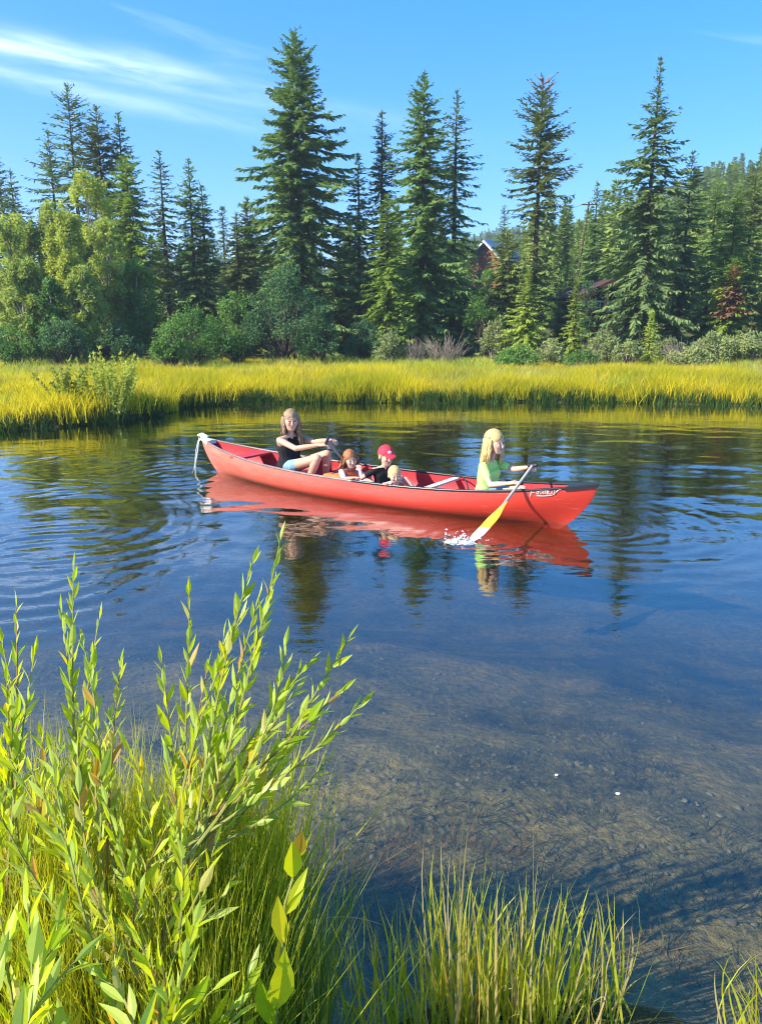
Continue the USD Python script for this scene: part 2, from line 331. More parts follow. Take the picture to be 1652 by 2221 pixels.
def grid_mesh(xs, ys, height):
    X, Y = np.meshgrid(xs, ys); Z = height(X, Y); n = len(xs)
    v = np.stack([X, Y, Z], -1).reshape(-1, 3)
    i, j = np.meshgrid(np.arange(len(ys) - 1), np.arange(n - 1), indexing='ij'); k = (i * n + j).ravel()
    return v, np.stack([k, k + 1, k + n + 1, k + n], 1)


gx = span((-900, -300, 60), (-300, -60, 10), (-60, -24, 2), (-24, -9, 0.35), (-9, 12, 0.11), (12, 26, 0.4), (26, 80, 2), (80, 300, 10), (300, 901, 60))
gy = span((-30, -2, 2), (-2, 1, 0.25), (1, 6, 0.07), (6, 20, 0.14), (20, 40, 0.6), (40, 120, 2.5), (120, 420, 8), (420, 1500, 90))


def ground_material():
    n = {'g': ('geometry', {}), 'sp': ('separate_xyz', {}), 'n1': ('noise_texture', dict(scale=2.3, detail=6.0, roughness=0.65)), 'n2': ('noise_texture', dict(scale=19.0, detail=5.0, roughness=0.7)),
         'vo': ('voronoi_texture', dict(scale=17.0, randomness=1.0)),
         'bed': ('rgb_ramp', dict(ramp=[(0.25, (0.065, 0.058, 0.028)), (0.45, (0.18, 0.145, 0.058)), (0.60, (0.31, 0.225, 0.075)), (0.75, (0.46, 0.30, 0.075))])),
         'fine': ('rgb_ramp', dict(ramp=[(0.30, (0.35, 0.35, 0.35)), (0.62, (1.0, 1.0, 1.0)), (0.80, (1.75, 1.65, 1.5))])),
         'bd': ('mix', dict(mix_type='multiply', fac=0.9)),
         'soil': ('rgb_ramp', dict(ramp=[(0.3, (0.028, 0.026, 0.014)), (0.7, (0.075, 0.075, 0.026))])),
         'far': ('rgb_ramp', dict(ramp=[(0.3, (0.05, 0.07, 0.02)), (0.7, (0.16, 0.16, 0.05))])),
         'w': ('map_range', dict(from_min=-0.03, from_max=0.03, clamp=True)), 'w2': ('map_range', dict(from_min=24.0, from_max=60.0, clamp=True)),
         'm': ('mix', {}), 'm2': ('mix', {}), 'bp': ('bump', dict(strength=0.7, distance=0.05)), 'p': ('principled_bsdf', dict(roughness=0.9, specular_ior_level=0.15))}
    L = [('g.position', 'sp.vector'), ('g.position', 'n1.vector'), ('g.position', 'n2.vector'), ('g.position', 'vo.vector'), ('n1.fac', 'bed.fac'), ('n2.fac', 'fine.fac'), ('bed.color', 'bd.color1'), ('fine.color', 'bd.color2'),
         ('n1.fac', 'soil.fac'), ('n1.fac', 'far.fac'), ('sp.z', 'w.value'), ('sp.y', 'w2.value'), ('w2.result', 'm2.fac'), ('soil.color', 'm2.color1'), ('far.color', 'm2.color2'),
         ('w.result', 'm.fac'), ('bd.color', 'm.color1'), ('m2.color', 'm.color2'), ('m.color', 'p.base_color'), ('n2.fac', 'bp.height'), ('bp.normal', 'p.normal')]
    return usdkit.material(stage, '/World/Looks/ground', n, L, surface='p.BSDF')


tag(obj('ground', grid_mesh(gx, gy, ground_height), ground_material(), None, True), 'earth banks, pond bed and rising wooded ground', 'ground', kind='structure')

# ---------------------------------------------------------------- canoe frame
CC = np.array([-0.167, 8.234, 0.0]); CD = np.array([0.8276, -0.5613, 0.0]); CN = np.array([0.5613, 0.8276, 0.0])
CROT = math.degrees(math.atan2(CD[1], CD[0]))


def cw(p):
    """Canoe coordinates (forward, to the far side, up) to the world."""
    p = np.asarray(p, float)
    return CC + p[..., :1] * CD + p[..., 1:2] * CN + p[..., 2:3] * np.array([0, 0, 1.0])


# ---------------------------------------------------------------- water
def water_height(x, y):
    rng = np.random.default_rng(4)
    z = np.zeros_like(x)
    far = smooth01((y - 4.2) / 4.5)
    amp = (0.12 + 0.88 * far) * (1 - 0.75 * smooth01((y - 11.0) / 4.5))
    patch = 0.45 + 1.3 * meshkit.fbm(np.stack([x * 0.25, y * 0.42, np.zeros_like(x) + 7], -1), 3, 2)
    for k in range(34):
        lam = rng.uniform(0.22, 0.95); th = rng.normal(math.pi / 2, 0.42); ph = rng.uniform(0, 2 * math.pi)
        kx, ky = 2 * math.pi / lam * np.array([math.cos(th), math.sin(th)])
        z += lam * 0.00070 * np.sin(kx * x + ky * y + ph + 1.6 * np.sin(0.6 * x + 0.5 * k) ) * amp * patch
    for k in range(8):
        lam = rng.uniform(1.2, 2.6); th = rng.normal(math.pi / 2, 0.7); ph = rng.uniform(0, 6.28)
        z += lam * 0.0007 * np.sin(2 * math.pi / lam * (math.cos(th) * x + math.sin(th) * y) + ph) * amp
    def ring(c, lam, a, r0, decay, ph=0.0, sector=None):
        r = np.hypot(x - c[0], y - c[1]); g = np.exp(-((r - r0) / decay) ** 2)
        rr = r + 0.05 * np.sin(3 * np.arctan2(y - c[1], x - c[0]) + ph)
        w = g * a * np.sin(2 * math.pi * rr / lam + ph)
        return w
    bow = cw([2.5, 0, 0]); stern = cw([-2.5, 0, 0])
    z += ring(bow, 0.17, 0.0024, 0.35, 0.5) + ring(bow + [0.25, 0.1, 0], 0.24, 0.0018, 0.95, 0.65, 1.0)
    z += ring(cw([1.85, -0.95, 0]), 0.15, 0.0030, 0.25, 0.30) + ring(cw([-0.3, 0.85, 0]), 0.2, 0.0028, 0.5, 0.5)
    z += ring(on_level(120, 1130), 0.26, 0.0017, 1.2, 0.9) + ring(on_level(200, 1010), 0.22, 0.0014, 0.9, 0.8, 2.0) + ring(stern + [-0.4, -0.3, 0], 0.24, 0.0030, 0.6, 0.7)
    z += ring(on_level(60, 1230), 0.24, 0.0016, 0.8, 0.8, 1.1)
    # the canoe's wake to the left and behind
    lx, ly = (x - CC[0]) * CD[0] + (y - CC[1]) * CD[1], (x - CC[0]) * CN[0] + (y - CC[1]) * CN[1]
    s = 2.4 - lx; v = np.abs(ly) - 0.36 * np.maximum(s, 0)
    z += 0.0018 * np.exp(-(v / 0.28) ** 2) * np.sin(2 * math.pi * v / 0.24) * smooth01(s / 0.8) * np.exp(-np.maximum(s, 0) / 5)
    return z * smooth01((18.6 - y) / 1.8 + 0.25)


wx = span((-19, -9, 0.5), (-9, -5, 0.09), (-5, 5.5, 0.05), (5.5, 9.5, 0.09), (9.5, 22.6, 0.5))
wy = span((0.2, 3, 0.12), (3, 12, 0.04), (12, 19.6, 0.06))
wv, wf = grid_mesh(wx, wy, water_height)
# closed body of water: sides and a bottom lie inside the ground
nx, ny = len(wx), len(wy)
loop = np.concatenate([np.arange(nx), np.arange(1, ny) * nx + nx - 1, (ny - 1) * nx + np.arange(nx - 2, -1, -1), np.arange(ny - 2, 0, -1) * nx])
low = wv[loop].copy(); low[:, 2] = -3.0; n0 = len(wv); k = np.arange(len(loop)); k1 = (k + 1) % len(loop)
side = np.vstack([np.stack([loop[k], n0 + k, n0 + k1], 1), np.stack([loop[k], n0 + k1, loop[k1]], 1)])
cen = n0 + len(loop)
wtri = np.vstack([wf[:, [0, 1, 2]], wf[:, [0, 2, 3]], side, np.stack([n0 + k1, n0 + k, np.full(len(k), cen)], 1)])
wv = np.vstack([wv, low, [[0, 10, -3.0]]])


def water_material():
    n = {'dt': ('vector_math', dict(math_type='dot_product')), 'ab': ('math', dict(math_type='absolute')), 'iv': ('math', dict(math_type='subtract', value1=1.0)), 'pw': ('math', dict(math_type='power', value2=3.1)), 'f': ('math', dict(math_type='multiply_add', value2=0.96, value3=0.036, use_clamp=True)),
         'gl': ('glossy_bsdf', dict(color=(0.97, 0.98, 1.0), roughness=0.012)), 'tr': ('transparent_bsdf', dict(color=(0.93, 0.96, 0.97))), 'm': ('mix_closure', {}),
         'g': ('geometry', {}), 'mp': ('mapping', dict(scale=(5.0, 9.0, 1.0))), 'nz': ('noise_texture', dict(scale=1.0, detail=3.0)), 'bp': ('bump', dict(strength=0.05, distance=0.05)),
         'v': ('absorption_volume', dict(color=(0.70, 0.68, 0.36), density=1.0))}
    L = [('g.incoming', 'dt.vector1'), ('g.normal', 'dt.vector2'), ('dt.value', 'ab.value1'), ('ab.value', 'iv.value2'), ('iv.value', 'pw.value1'), ('pw.value', 'f.value1'),
         ('f.value', 'm.fac'), ('tr.BSDF', 'm.closure1'), ('gl.BSDF', 'm.closure2'), ('g.position', 'mp.vector'), ('mp.vector', 'nz.vector'), ('nz.fac', 'bp.height'), ('bp.normal', 'gl.normal')]
    return usdkit.material(stage, '/World/Looks/water', n, L, surface='m.closure', volume='v.volume')


tag(obj('water', (wv, wtri), water_material(), None, True), 'calm pond water rippled around the canoe and reflecting trees', 'water', kind='structure')

# ---------------------------------------------------------------- thin bright haze in the air
hz = usdkit.material(stage, '/World/Looks/haze', {'v': ('principled_volume', dict(color=(0.88, 0.94, 1.0), density=0.0009, anisotropy=0.35))}, [], volume='v.volume')
tag(obj('haze', box((-960, -40, -4.2), (960, 1560, 70)), hz), 'thin bright haze in the air between the trees', 'haze', kind='stuff')

# ---------------------------------------------------------------- trees
def kites(p, d, nrm, ln, wd):
    """Leaf-like quads from p along d."""
    s = np.cross(d, nrm); s /= np.linalg.norm(s, axis=1, keepdims=True) + 1e-9
    q = np.stack([p, p + d * (0.42 * ln)[:, None] + s * (wd / 2)[:, None], p + d * ln[:, None], p + d * (0.42 * ln)[:, None] - s * (wd / 2)[:, None]], 1)
    k = np.arange(len(p)) * 4
    return q.reshape(-1, 3), np.vstack([np.stack([k, k + 1, k + 2], 1), np.stack([k, k + 2, k + 3], 1)])


def spruce(rng, h, prof, dens=1.0, sparse=0.0, droop=0.35, spray=1.0, lobes=None, bottom=0.985, bare_below=1.0):
    """A conifer: (crown, trunk and limbs) with radius prof(t), t = 0 at the top and 1 at the ground."""
    ts, t = [], 0.012
    while t < bottom:
        ts.append(t); t += (min(0.205, 0.024 * h) / h) * (0.75 + 0.9 * t) * rng.uniform(0.75, 1.25)
    B = []
    for t in ts:
        n = rng.integers(6, 10) if t > 0.05 else 4
        n = max(3, int(n * (1 - sparse * rng.uniform(0.2, 0.8))))
        a0 = rng.uniform(0, 6.28)
        for k in range(n):
            B.append((t + rng.uniform(-0.006, 0.006), a0 + 6.283 * k / n + rng.normal(0, 0.35), prof(t) * rng.uniform(0.50, 1.15) * (0.6 if rng.random() < 0.12 else 1)))
    if lobes: B += lobes
    B = np.array(B); t, az, Lb = B.T; Lb = np.maximum(Lb * (0.68 + 0.64 * meshkit.noise(np.stack([np.cos(az) * 1.6 + 9 * h, np.sin(az) * 1.6, t * 11], -1), 3)), 0.07)
    t = np.clip(t, 0.004, 0.99)
    slope = np.interp(t, [0, 0.08, 0.3, 0.7, 1], [1.1, 0.6, 0.12, -0.12, -0.22]) + rng.normal(0, 0.1, len(t))
    keep = rng.random(len(t)) > np.where(t > bare_below, 0.75, 0)
    ns = np.maximum(3, (Lb / 0.066 * dens).astype(int)); spray = 0.80 * spray
    ns = np.where(keep, ns, np.maximum(1, ns // 5))
    idx = np.repeat(np.arange(len(t)), ns)
    first = np.concatenate([[0], np.cumsum(ns)[:-1]])
    s = 0.04 + 0.96 * ((np.arange(len(idx)) - first[idx]) + rng.random(len(idx))) / ns[idx]
    def along(s, i):
        R = Lb[i] * s; z = h * (1 - t[i]) + Lb[i] * (slope[i] * s - droop * s ** 1.6 + 0.20 * s ** 4)
        return np.stack([R * np.cos(az[i]), R * np.sin(az[i]), z], 1)
    P, crown = along(s, idx), []
    for side in (-1, 1, 0):
        m = slice(None) if side else rng.random(len(idx)) < 0.45
        i, ss, p = idx[m], s[m], P[m]; N = len(i)
        ang = az[i] + side * rng.uniform(0.35, 1.05, N)
        dz = slope[i] - droop * 1.4 * ss ** 0.6 + rng.normal(-0.10, 0.28, N)
        d = np.stack([np.cos(ang), np.sin(ang), dz], 1); d /= np.linalg.norm(d, axis=1, keepdims=True)
        ln = spray * np.clip(0.15 + 0.26 * Lb[i] * (1 - 0.75 * ss), 0.13, 0.46) * rng.uniform(0.65, 1.3, N)
        wd = ln * rng.uniform(0.20, 0.36, N) + 0.012
        nr = np.stack([rng.normal(0, 0.45, N), rng.normal(0, 0.45, N), np.ones(N)], 1)
        crown.append(kites(p, d, nr, ln, wd))
    N = 10; crown.append(kites(np.stack([np.zeros(N), np.zeros(N), h * (1 - 0.03 * rng.random(N))], 1) - [0, 0, 0.1], np.tile([0, 0, 1.0], (N, 1)) + rng.normal(0, 0.22, (N, 3)), rng.normal(0, 1, (N, 3)), rng.uniform(0.15, 0.35, N), np.full(N, 0.05)))
    r0 = 0.012 * h + 0.03
    zz = np.linspace(-0.3, h * 0.995, 14); w = np.cumsum(rng.normal(0, 0.006 * h / 14, (14, 2)), 0) * (zz / h)[:, None] * 0.4
    wood = [tube(np.column_stack([w, zz]), np.interp(zz / h, [0, 0.05, 1], [r0 * 1.25, r0, 0.012]), 8)]
    pick = np.nonzero((Lb > 0.35) & (rng.random(len(Lb)) < (0.9 if sparse > 0.2 or bare_below < 1 else 0.45)))[0]
    for i in pick:
        wood.append(tube(along(np.linspace(0, 0.92, 4), np.full(4, i)), [0.012 + 0.010 * Lb[i], 0.012, 0.009, 0.004], 3, False))
    return join(crown), join(wood)


def leaf_cloud(rng, blobs, n, size, squash=0.8, fill=0.5):
    """Leaves over and inside a group of blobs (x, y, z, r)."""
    b = np.array(blobs, float); w = b[:, 3] ** 2; i = rng.choice(len(b), n, p=w / w.sum())
    u = rng.normal(0, 1, (n, 3)); u /= np.linalg.norm(u, axis=1, keepdims=True)
    rr = b[i, 3] * (1 - fill * rng.random(n) ** 1.6) * (1 + rng.normal(0, 0.10, n))
    p = b[i, :3] + u * rr[:, None] * [1, 1, squash]
    p += 0.55 * b[i, 3:4] * (np.stack([meshkit.noise(p * 1.7, 1), meshkit.noise(p * 1.7, 2), meshkit.noise(p * 1.7, 3)], 1) - 0.5)
    d = u * 0.5 + rng.normal(0, 0.6, (n, 3)) + [0, 0, 0.15]; d /= np.linalg.norm(d, axis=1, keepdims=True)
    nr = u * 0.7 + rng.normal(0, 0.6, (n, 3)) + [0, 0, 0.3]
    ln = size * rng.uniform(0.6, 1.4, n)
    return kites(p, d, nr, ln, ln * rng.uniform(0.4, 0.62, n))


def scale_at(y):
    return (y * math.cos(PITCH) + 0.0) / FPX          # metres per picture unit at depth y


SPECS = [  # top u, top v, depth, [(v, half width)...], density, sparse, needles, label, extra
    (640, 62, 36.0, [(62, 3), (100, 18), (130, 30), (165, 43), (230, 62), (300, 78), (350, 92), (450, 104), (560, 108), (700, 104), (790, 90)], 1.55, 0.0, M_spruce, 'tallest dark green spruce, broad and dense, left of centre', {}),
    (920, 155, 35.0, [(155, 3), (200, 17), (260, 34), (340, 53), (430, 66), (520, 76), (620, 92), (790, 92)], 1.4, 0.0, M_spruce, 'broad green spruce right of centre beside a thin sparse one', {}),
    (991, 195, 36.5, [(195, 2), (250, 17), (330, 34), (400, 44), (480, 50), (560, 62), (790, 62)], 0.75, 0.45, M_blue, 'thin see-through spruce just right of the broad centre spruce', {}),
    (828, 240, 38.0, [(240, 2), (290, 16), (340, 24), (400, 34), (470, 44), (600, 52), (790, 50)], 0.95, 0.15, M_brown, 'narrow spruce with brownish top between the two biggest centre spruces', {}),
    (777, 335, 37.0, [(335, 2), (380, 15), (430, 28), (500, 38), (600, 46), (790, 46)], 0.9, 0.2, M_spruce, 'slim short spruce close right of the tallest spruce', {}),
    (840, 425, 33.0, [(425, 3), (470, 20), (540, 38), (600, 45), (680, 52), (790, 48)], 1.0, 0.05, M_lime, 'sunlit light green conifer in front of the centre spruces', {}),
    (1178, 172, 36.0, [(172, 12), (190, 20), (230, 31), (270, 47), (320, 52), (400, 54), (460, 50), (500, 30), (560, 42), (640, 54), (790, 54)], 0.8, 0.32, M_brown, 'tall columnar spruce with rusty blunt top and one long side branch', dict(lobes=[(0.205, -0.25, 1.35), (0.21, -0.1, 1.25), (0.20, 0.15, 1.1)], droop=0.2)),
    (1433, 122, 34.0, [(122, 2), (200, 12), (230, 24), (260, 36), (300, 50), (350, 60), (430, 68), (480, 78), (560, 86), (650, 94), (790, 88)], 0.95, 0.18, M_blue, 'tall dark spruce with needle-thin tip on the right', {}),
    (1503, 328, 36.0, [(328, 2), (380, 20), (420, 30), (480, 40), (560, 50), (650, 60), (790, 58)], 1.05, 0.1, M_blue, 'short blackish spruce right beside the tall right-hand spruce', {}),
    (1296, 400, 42.0, [(400, 2), (440, 12), (500, 25), (560, 34), (650, 40), (790, 40)], 0.9, 0.2, M_spruce, 'small thin spruce beside the leaning bare pole', {}),
    (145, 185, 40.0, [(185, 3), (230, 26), (280, 42), (330, 50), (400, 58), (500, 52), (790, 45)], 0.5, 0.62, M_blue, 'gaunt half-bare spruce, tallest of the left group', {}),
    (208, 230, 40.0, [(230, 3), (300, 34), (380, 44), (450, 52), (550, 56), (790, 50)], 1.0, 0.12, M_brown, 'brownish dense spruce next to the gaunt left spruce', {}),
    (256, 242, 41.0, [(242, 3), (300, 18), (350, 28), (400, 36), (500, 46), (790, 46)], 0.9, 0.2, M_blue, 'dark pointed spruce, right-hand tip of the left group', {}),
    (103, 285, 42.0, [(285, 8), (330, 14), (370, 38), (420, 46), (500, 46), (790, 40)], 0.55, 0.55, M_blue, 'sparse ragged spruce left of the gaunt left spruce', {}),
    (272, 345, 36.0, [(345, 10), (380, 26), (430, 40), (500, 48), (600, 56), (790, 56)], 1.1, 0.0, M_lime, 'full light green pine before the left spruce group', {}),
    (345, 325, 38.0, [(325, 2), (370, 18), (420, 28), (450, 35), (520, 42), (600, 48), (790, 48)], 0.7, 0.4, M_blue, 'thin spruce with bare drooping limbs right of the light pine', {}),
    (408, 345, 37.0, [(345, 2), (390, 17), (430, 28), (500, 38), (600, 50), (700, 56), (790, 55)], 1.0, 0.15, M_spruce, 'dark spire-tipped spruce midway between the left group and tallest spruce', {}),
    (437, 405, 37.5, [(405, 3), (450, 17), (520, 28), (600, 40), (790, 42)], 1.0, 0.1, M_spruce, 'shorter spruce leaning close to the dark spire-tipped one', {}),
    (482, 448, 40.0, [(448, 2), (500, 11), (560, 18), (640, 26), (790, 28)], 0.9, 0.15, M_blue, 'very slim little spruce in the gap left of the tallest spruce', {}),
    (535, 430, 38.5, [(430, 3), (470, 20), (520, 36), (600, 52), (700, 56), (790, 52)], 1.0, 0.05, M_brown, 'olive sunlit conifer at the left foot of the tallest spruce', {}),
    (512, 470, 35.0, [(470, 4), (520, 22), (600, 40), (700, 46), (790, 46)], 1.0, 0.05, M_brown, 'lower olive conifer standing before the olive sunlit one', {}),
    (1100, 500, 34.5, [(500, 6), (540, 28), (580, 42), (640, 52), (790, 52)], 1.0, 0.05, M_brown, 'bushy olive conifer left of the columnar rusty-topped spruce', {}),
    (1386, 455, 39.0, [(455, 4), (500, 26), (560, 42), (640, 48), (790, 46)], 1.0, 0.05, M_lime, 'light green conifer tucked left of the tall right-hand spruce', {}),
    (1556, 400, 40.0, [(400, 3), (450, 22), (520, 34), (600, 44), (790, 46)], 1.0, 0.1, M_spruce, 'green conifer third from the right edge', {}),
    (1600, 415, 37.0, [(415, 4), (460, 26), (520, 40), (600, 50), (790, 50)], 1.0, 0.05, M_lime, 'bright yellow-green conifer near the right edge', {}),
    (1643, 350, 41.0, [(350, 3), (400, 24), (470, 40), (560, 50), (790, 52)], 0.95, 0.15, M_brown, 'tall olive conifer cut by the right edge', {}),
    (1590, 560, 34.5, [(560, 6), (600, 28), (640, 38), (700, 42), (790, 40)], 0.9, 0.1, M_lime, 'low yellow-green conifer before the rusty dead branch at right', {}),
    (22, 372, 41.0, [(372, 3), (410, 16), (460, 28), (520, 36), (790, 38)], 0.9, 0.2, M_blue, 'dark blue-green spruce at the left edge behind the aspens', {}),
    (-8, 335, 42.0, [(335, 3), (380, 16), (450, 32), (540, 42), (790, 40)], 0.9, 0.2, M_blue, 'dark spruce cut off by the left edge of view', {}),
    (1146, 588, 29.5, [(588, 3), (640, 22), (700, 42), (750, 54), (775, 55)], 1.15, 0.0, M_young, 'young yellow-green spruce in the sun before the rusty-topped one', dict(spray=0.7)),
    (1250, 612, 29.5, [(612, 2), (660, 16), (700, 27), (740, 32), (770, 32)], 1.1, 0.0, M_young, 'small narrow young spruce right of the yellow-green young spruce', dict(spray=0.65)),
    (1414, 678, 28.0, [(678, 2), (710, 11), (740, 18), (780, 24)], 1.1, 0.0, M_young, 'tiny pale young conifer among the right-hand shrubs', dict(spray=0.5)),
    (1094, 447, 62.0, [(447, 3), (480, 12), (520, 20), (560, 24)], 0.9, 0.2, M_spruce, 'small distant spruce against the sky above the blue-roofed cabin', {}),
]
rng = np.random.default_rng(21)
for u, v, Y, prof, dens, sparse, mat, label, extra in SPECS:
    top = at(u, v, Y); x = top[0]; z0 = float(ground_height(np.array([x]), np.array([Y]))[0]); h = top[2] - z0
    vs, ws = np.array(prof, float).T
    elev = np.array([at(u, q, Y)[2] for q in vs]); tt = (top[2] - elev) / h; rr = ws * scale_at(Y) * 1.22
    crown, wood = spruce(rng, h, lambda t: float(np.interp(t, tt, rr)), dens, sparse, **extra)
    o = thing('spruce_tree', label, 'tree', (x, Y, z0))
    if 'rusty blunt top' in label:
        c, f = crown; hi = c[f[:, 0], 2] > h * 0.955
        obj('crown', (c, f[~hi]), mat, o); tag(obj('crown_top', (c, f[hi]), M_dead, o), 'rusty dead top')
    else:
        obj('crown', crown, mat, o)
    obj('trunk', wood, M_bark, o)

# three more kinds stand in rows behind, one copy each
protos = []
for k, (h, w, mat, lab) in enumerate([(9.5, 1.5, M_spruce, 'dark green spruce in the shaded rows behind the front trees'), (8.0, 1.35, M_blue, 'blue-green spruce filling the shade behind the front trees'), (7.0, 1.5, M_brown, 'olive spruce half hidden in the rows behind')]):
    crown, wood = spruce(rng, h, lambda t: w * min(1, 0.04 + 1.15 * t ** 0.8), 0.9, 0.1, spray=1.2)
    protos.append((crown, wood, mat, lab, h))
used = [None] * 3
BACK = [(-19.5, 43), (-17.5, 46), (-15, 44), (-12.8, 45), (-10.5, 43.5), (-8.8, 42), (-7.2, 44), (-5.2, 42.5), (-3.2, 43), (-1.6, 41.5), (0.4, 43), (2.6, 42), (4.3, 43.5), (9.9, 43), (15.2, 44), (17.0, 42), (18.6, 43), (20.5, 42), (22.5, 41),
        (-16, 39.5), (-13.2, 38.5), (-9.6, 38.4), (-6.4, 39.2), (-2.0, 38.8), (1.6, 39.2), (7.6, 40), (10.6, 39.5), (14.6, 39), (16.9, 38.3), (19.4, 38.5), (-21, 40), (24.3, 44), (6.2, 47), (-4.2, 47), (3.6, 48), (-11, 49), (-18, 51), (12, 50), (16, 52), (20, 50), (25, 50), (8.4, 37.2), (17.9, 36.0)]
rng = np.random.default_rng(8)
MARKS = ['the tallest spruce', 'the broad centre spruce', 'the thin see-through spruce', 'the narrow brown-topped spruce', 'the slim spruce beside the tallest', 'the sunlit centre conifer', 'the rusty-topped spruce', 'the tall right-hand spruce', 'the short blackish spruce', 'the small thin spruce by the pole', 'the gaunt left spruce', 'the brownish left spruce',
         'the pointed left spruce', 'the ragged left spruce', 'the light green pine', 'the bare-limbed thin spruce', 'the spire-tipped spruce', 'the spruce by the spire-tipped one', 'the very slim spruce', 'the olive conifer at the tallest one', 'the lower olive conifer', 'the bushy olive conifer', 'the tucked-in light conifer', 'the third conifer from the right edge', 'the bright conifer near the right edge', 'the conifer cut by the right edge']
seen = set()
for i, (x, y) in enumerate(BACK):
    k = int(rng.integers(0, 3)); crown, wood, mat, lab, h = protos[k]
    u_ = 826 + FPX * x / (y * math.cos(PITCH)); near_ = min(range(len(MARKS)), key=lambda q: abs(SPECS[q][0] - u_)); whole = lab; kind_ = lab.split(' spruce')[0]
    for word in ('behind', 'farther back behind', 'far behind', 'deeper still behind'):
        side_ = 'left of ' if u_ < SPECS[near_][0] - 12 else 'right of ' if u_ > SPECS[near_][0] + 12 else ''
        lab = f'{kind_} spruce {word} and {side_}{MARKS[near_]}' if side_ else f'{kind_} spruce {word} {MARKS[near_]}'
        if lab not in seen: break
    seen.add(lab)
    z = float(ground_height(np.array([x]), np.array([y]))[0])
    vtop = rng.uniform(470, 585) if x < 5.5 else rng.uniform(520, 600)
    if 6.2 < x < 10 and y < 48: vtop = rng.uniform(600, 640)
    s = (at(826, vtop, y)[2] - z) / h
    if used[k] is None:
        o = thing('background_spruce', lab, 'tree', (0, 0, 0), 0, 'spruces in the rows behind')
        obj('crown', crown, mat, o); obj('trunk', wood, M_bark, o)
        xf = UsdGeom.Xformable(o); xf.ClearXformOpOrder(); used[k] = o
        op = xf.AddTransformOp(); Mx = Gf.Matrix4d(1).SetScale(Gf.Vec3d(s, s, s)); Mx.SetTranslateOnly(Gf.Vec3d(x, y, z)); op.Set(Mx)
    else:
        copy_of(used[k], (x, y, z), rng.uniform(0, 360), s, lab, 'spruces in the rows behind')


# the wooded hillside behind: one mass
def instancer(name, protos, pts, yaw, scl, idx, label, cat, tilt=None):
    pi = UsdGeom.PointInstancer.Define(stage, numbered('/World', name)); tag(pi.GetPrim(), label, cat, kind='stuff')
    paths = []
    for nm, mesh, mat in protos:
        p = usdkit.mesh(stage, f'{pi.GetPath()}/{nm}', mesh, mat); paths.append(p.GetPath())
    pi.CreatePrototypesRel().SetTargets(paths)
    pi.CreatePositionsAttr(Vt.Vec3fArray.FromNumpy(np.asarray(pts, np.float32)))
    pi.CreateProtoIndicesAttr(Vt.IntArray.FromNumpy(np.asarray(idx, np.int32)))
    c, s = np.cos(np.asarray(yaw) / 2), np.sin(np.asarray(yaw) / 2)
    pi.CreateOrientationsAttr(Vt.QuathArray([Gf.Quath(float(a), 0, 0, float(b)) for a, b in zip(c, s)]))
    scl = np.asarray(scl, float); scl = np.repeat(scl[:, None], 3, 1) if scl.ndim == 1 else scl
    pi.CreateScalesAttr(Vt.Vec3fArray.FromNumpy(scl.astype(np.float32)))
    return pi


hp = []
for k in range(3):
    c, w = spruce(rng, 7.0, lambda t: 1.15 * min(1, 0.03 + 1.1 * t ** 0.85), 0.22, 0.35, spray=2.3)
    hp.append((f'hillside_conifer_{k:03d}' if k else 'hillside_conifer', c, M_hill))
N = 9000
th = np.radians(rng.uniform(-30, 38, N)); r = 50 + 290 * rng.random(N) ** 0.8
x, y = r * np.sin(th), r * np.cos(th); rid = np.interp(np.degrees(th), RIDGE_T, RIDGE_R)
keep = (r < rid * 1.05) & (y > 49) & ((np.degrees(th) > 3) | (rng.random(N) < 0.35)) & ~((np.abs(np.degrees(th) - 8.3) < 1.6) & (r < 80)); x, y = x[keep], y[keep]
z = ground_height(x, y)
instancer('hillside_forest', hp, np.stack([x, y, z], 1), rng.uniform(0, 6.28, len(x)), rng.uniform(0.55, 1.25, len(x)), rng.integers(0, 3, len(x)), 'conifer forest covering the far hillside', 'forest')

# broadleaf trees on the left
ASPENS = [(8, 462, 30.0, 42, 470, M_aspen, 'pale green aspen at the left edge'), (62, 470, 31.5, 40, 455, M_aspen, 'green aspen second from the left edge'), (190, 366, 32.5, 44, 560, M_aspeny, 'tallest yellow-green aspen before the brownish spruce'), (108, 425, 32.0, 40, 560, M_aspen, 'tall pale aspen left of the brightest yellow one'),
          (135, 450, 29.5, 42, 560, M_aspeny, 'brightest yellow aspen in the left group'), (228, 470, 31.0, 38, 600, M_aspen, 'green aspen right of the tallest yellow-green one'), (40, 560, 28.0, 46, 640, M_aspen, 'low green aspen in front at far left'),
          (170, 575, 28.5, 42, 660, M_aspen, 'low aspen in front of the tallest yellow-green one'), (290, 555, 31.5, 42, 640, M_bush, 'deep green aspen in the shade right of the left group'), (100, 600, 28.0, 40, 660, M_bush, 'low dark-leaved aspen between the two low front aspens')]
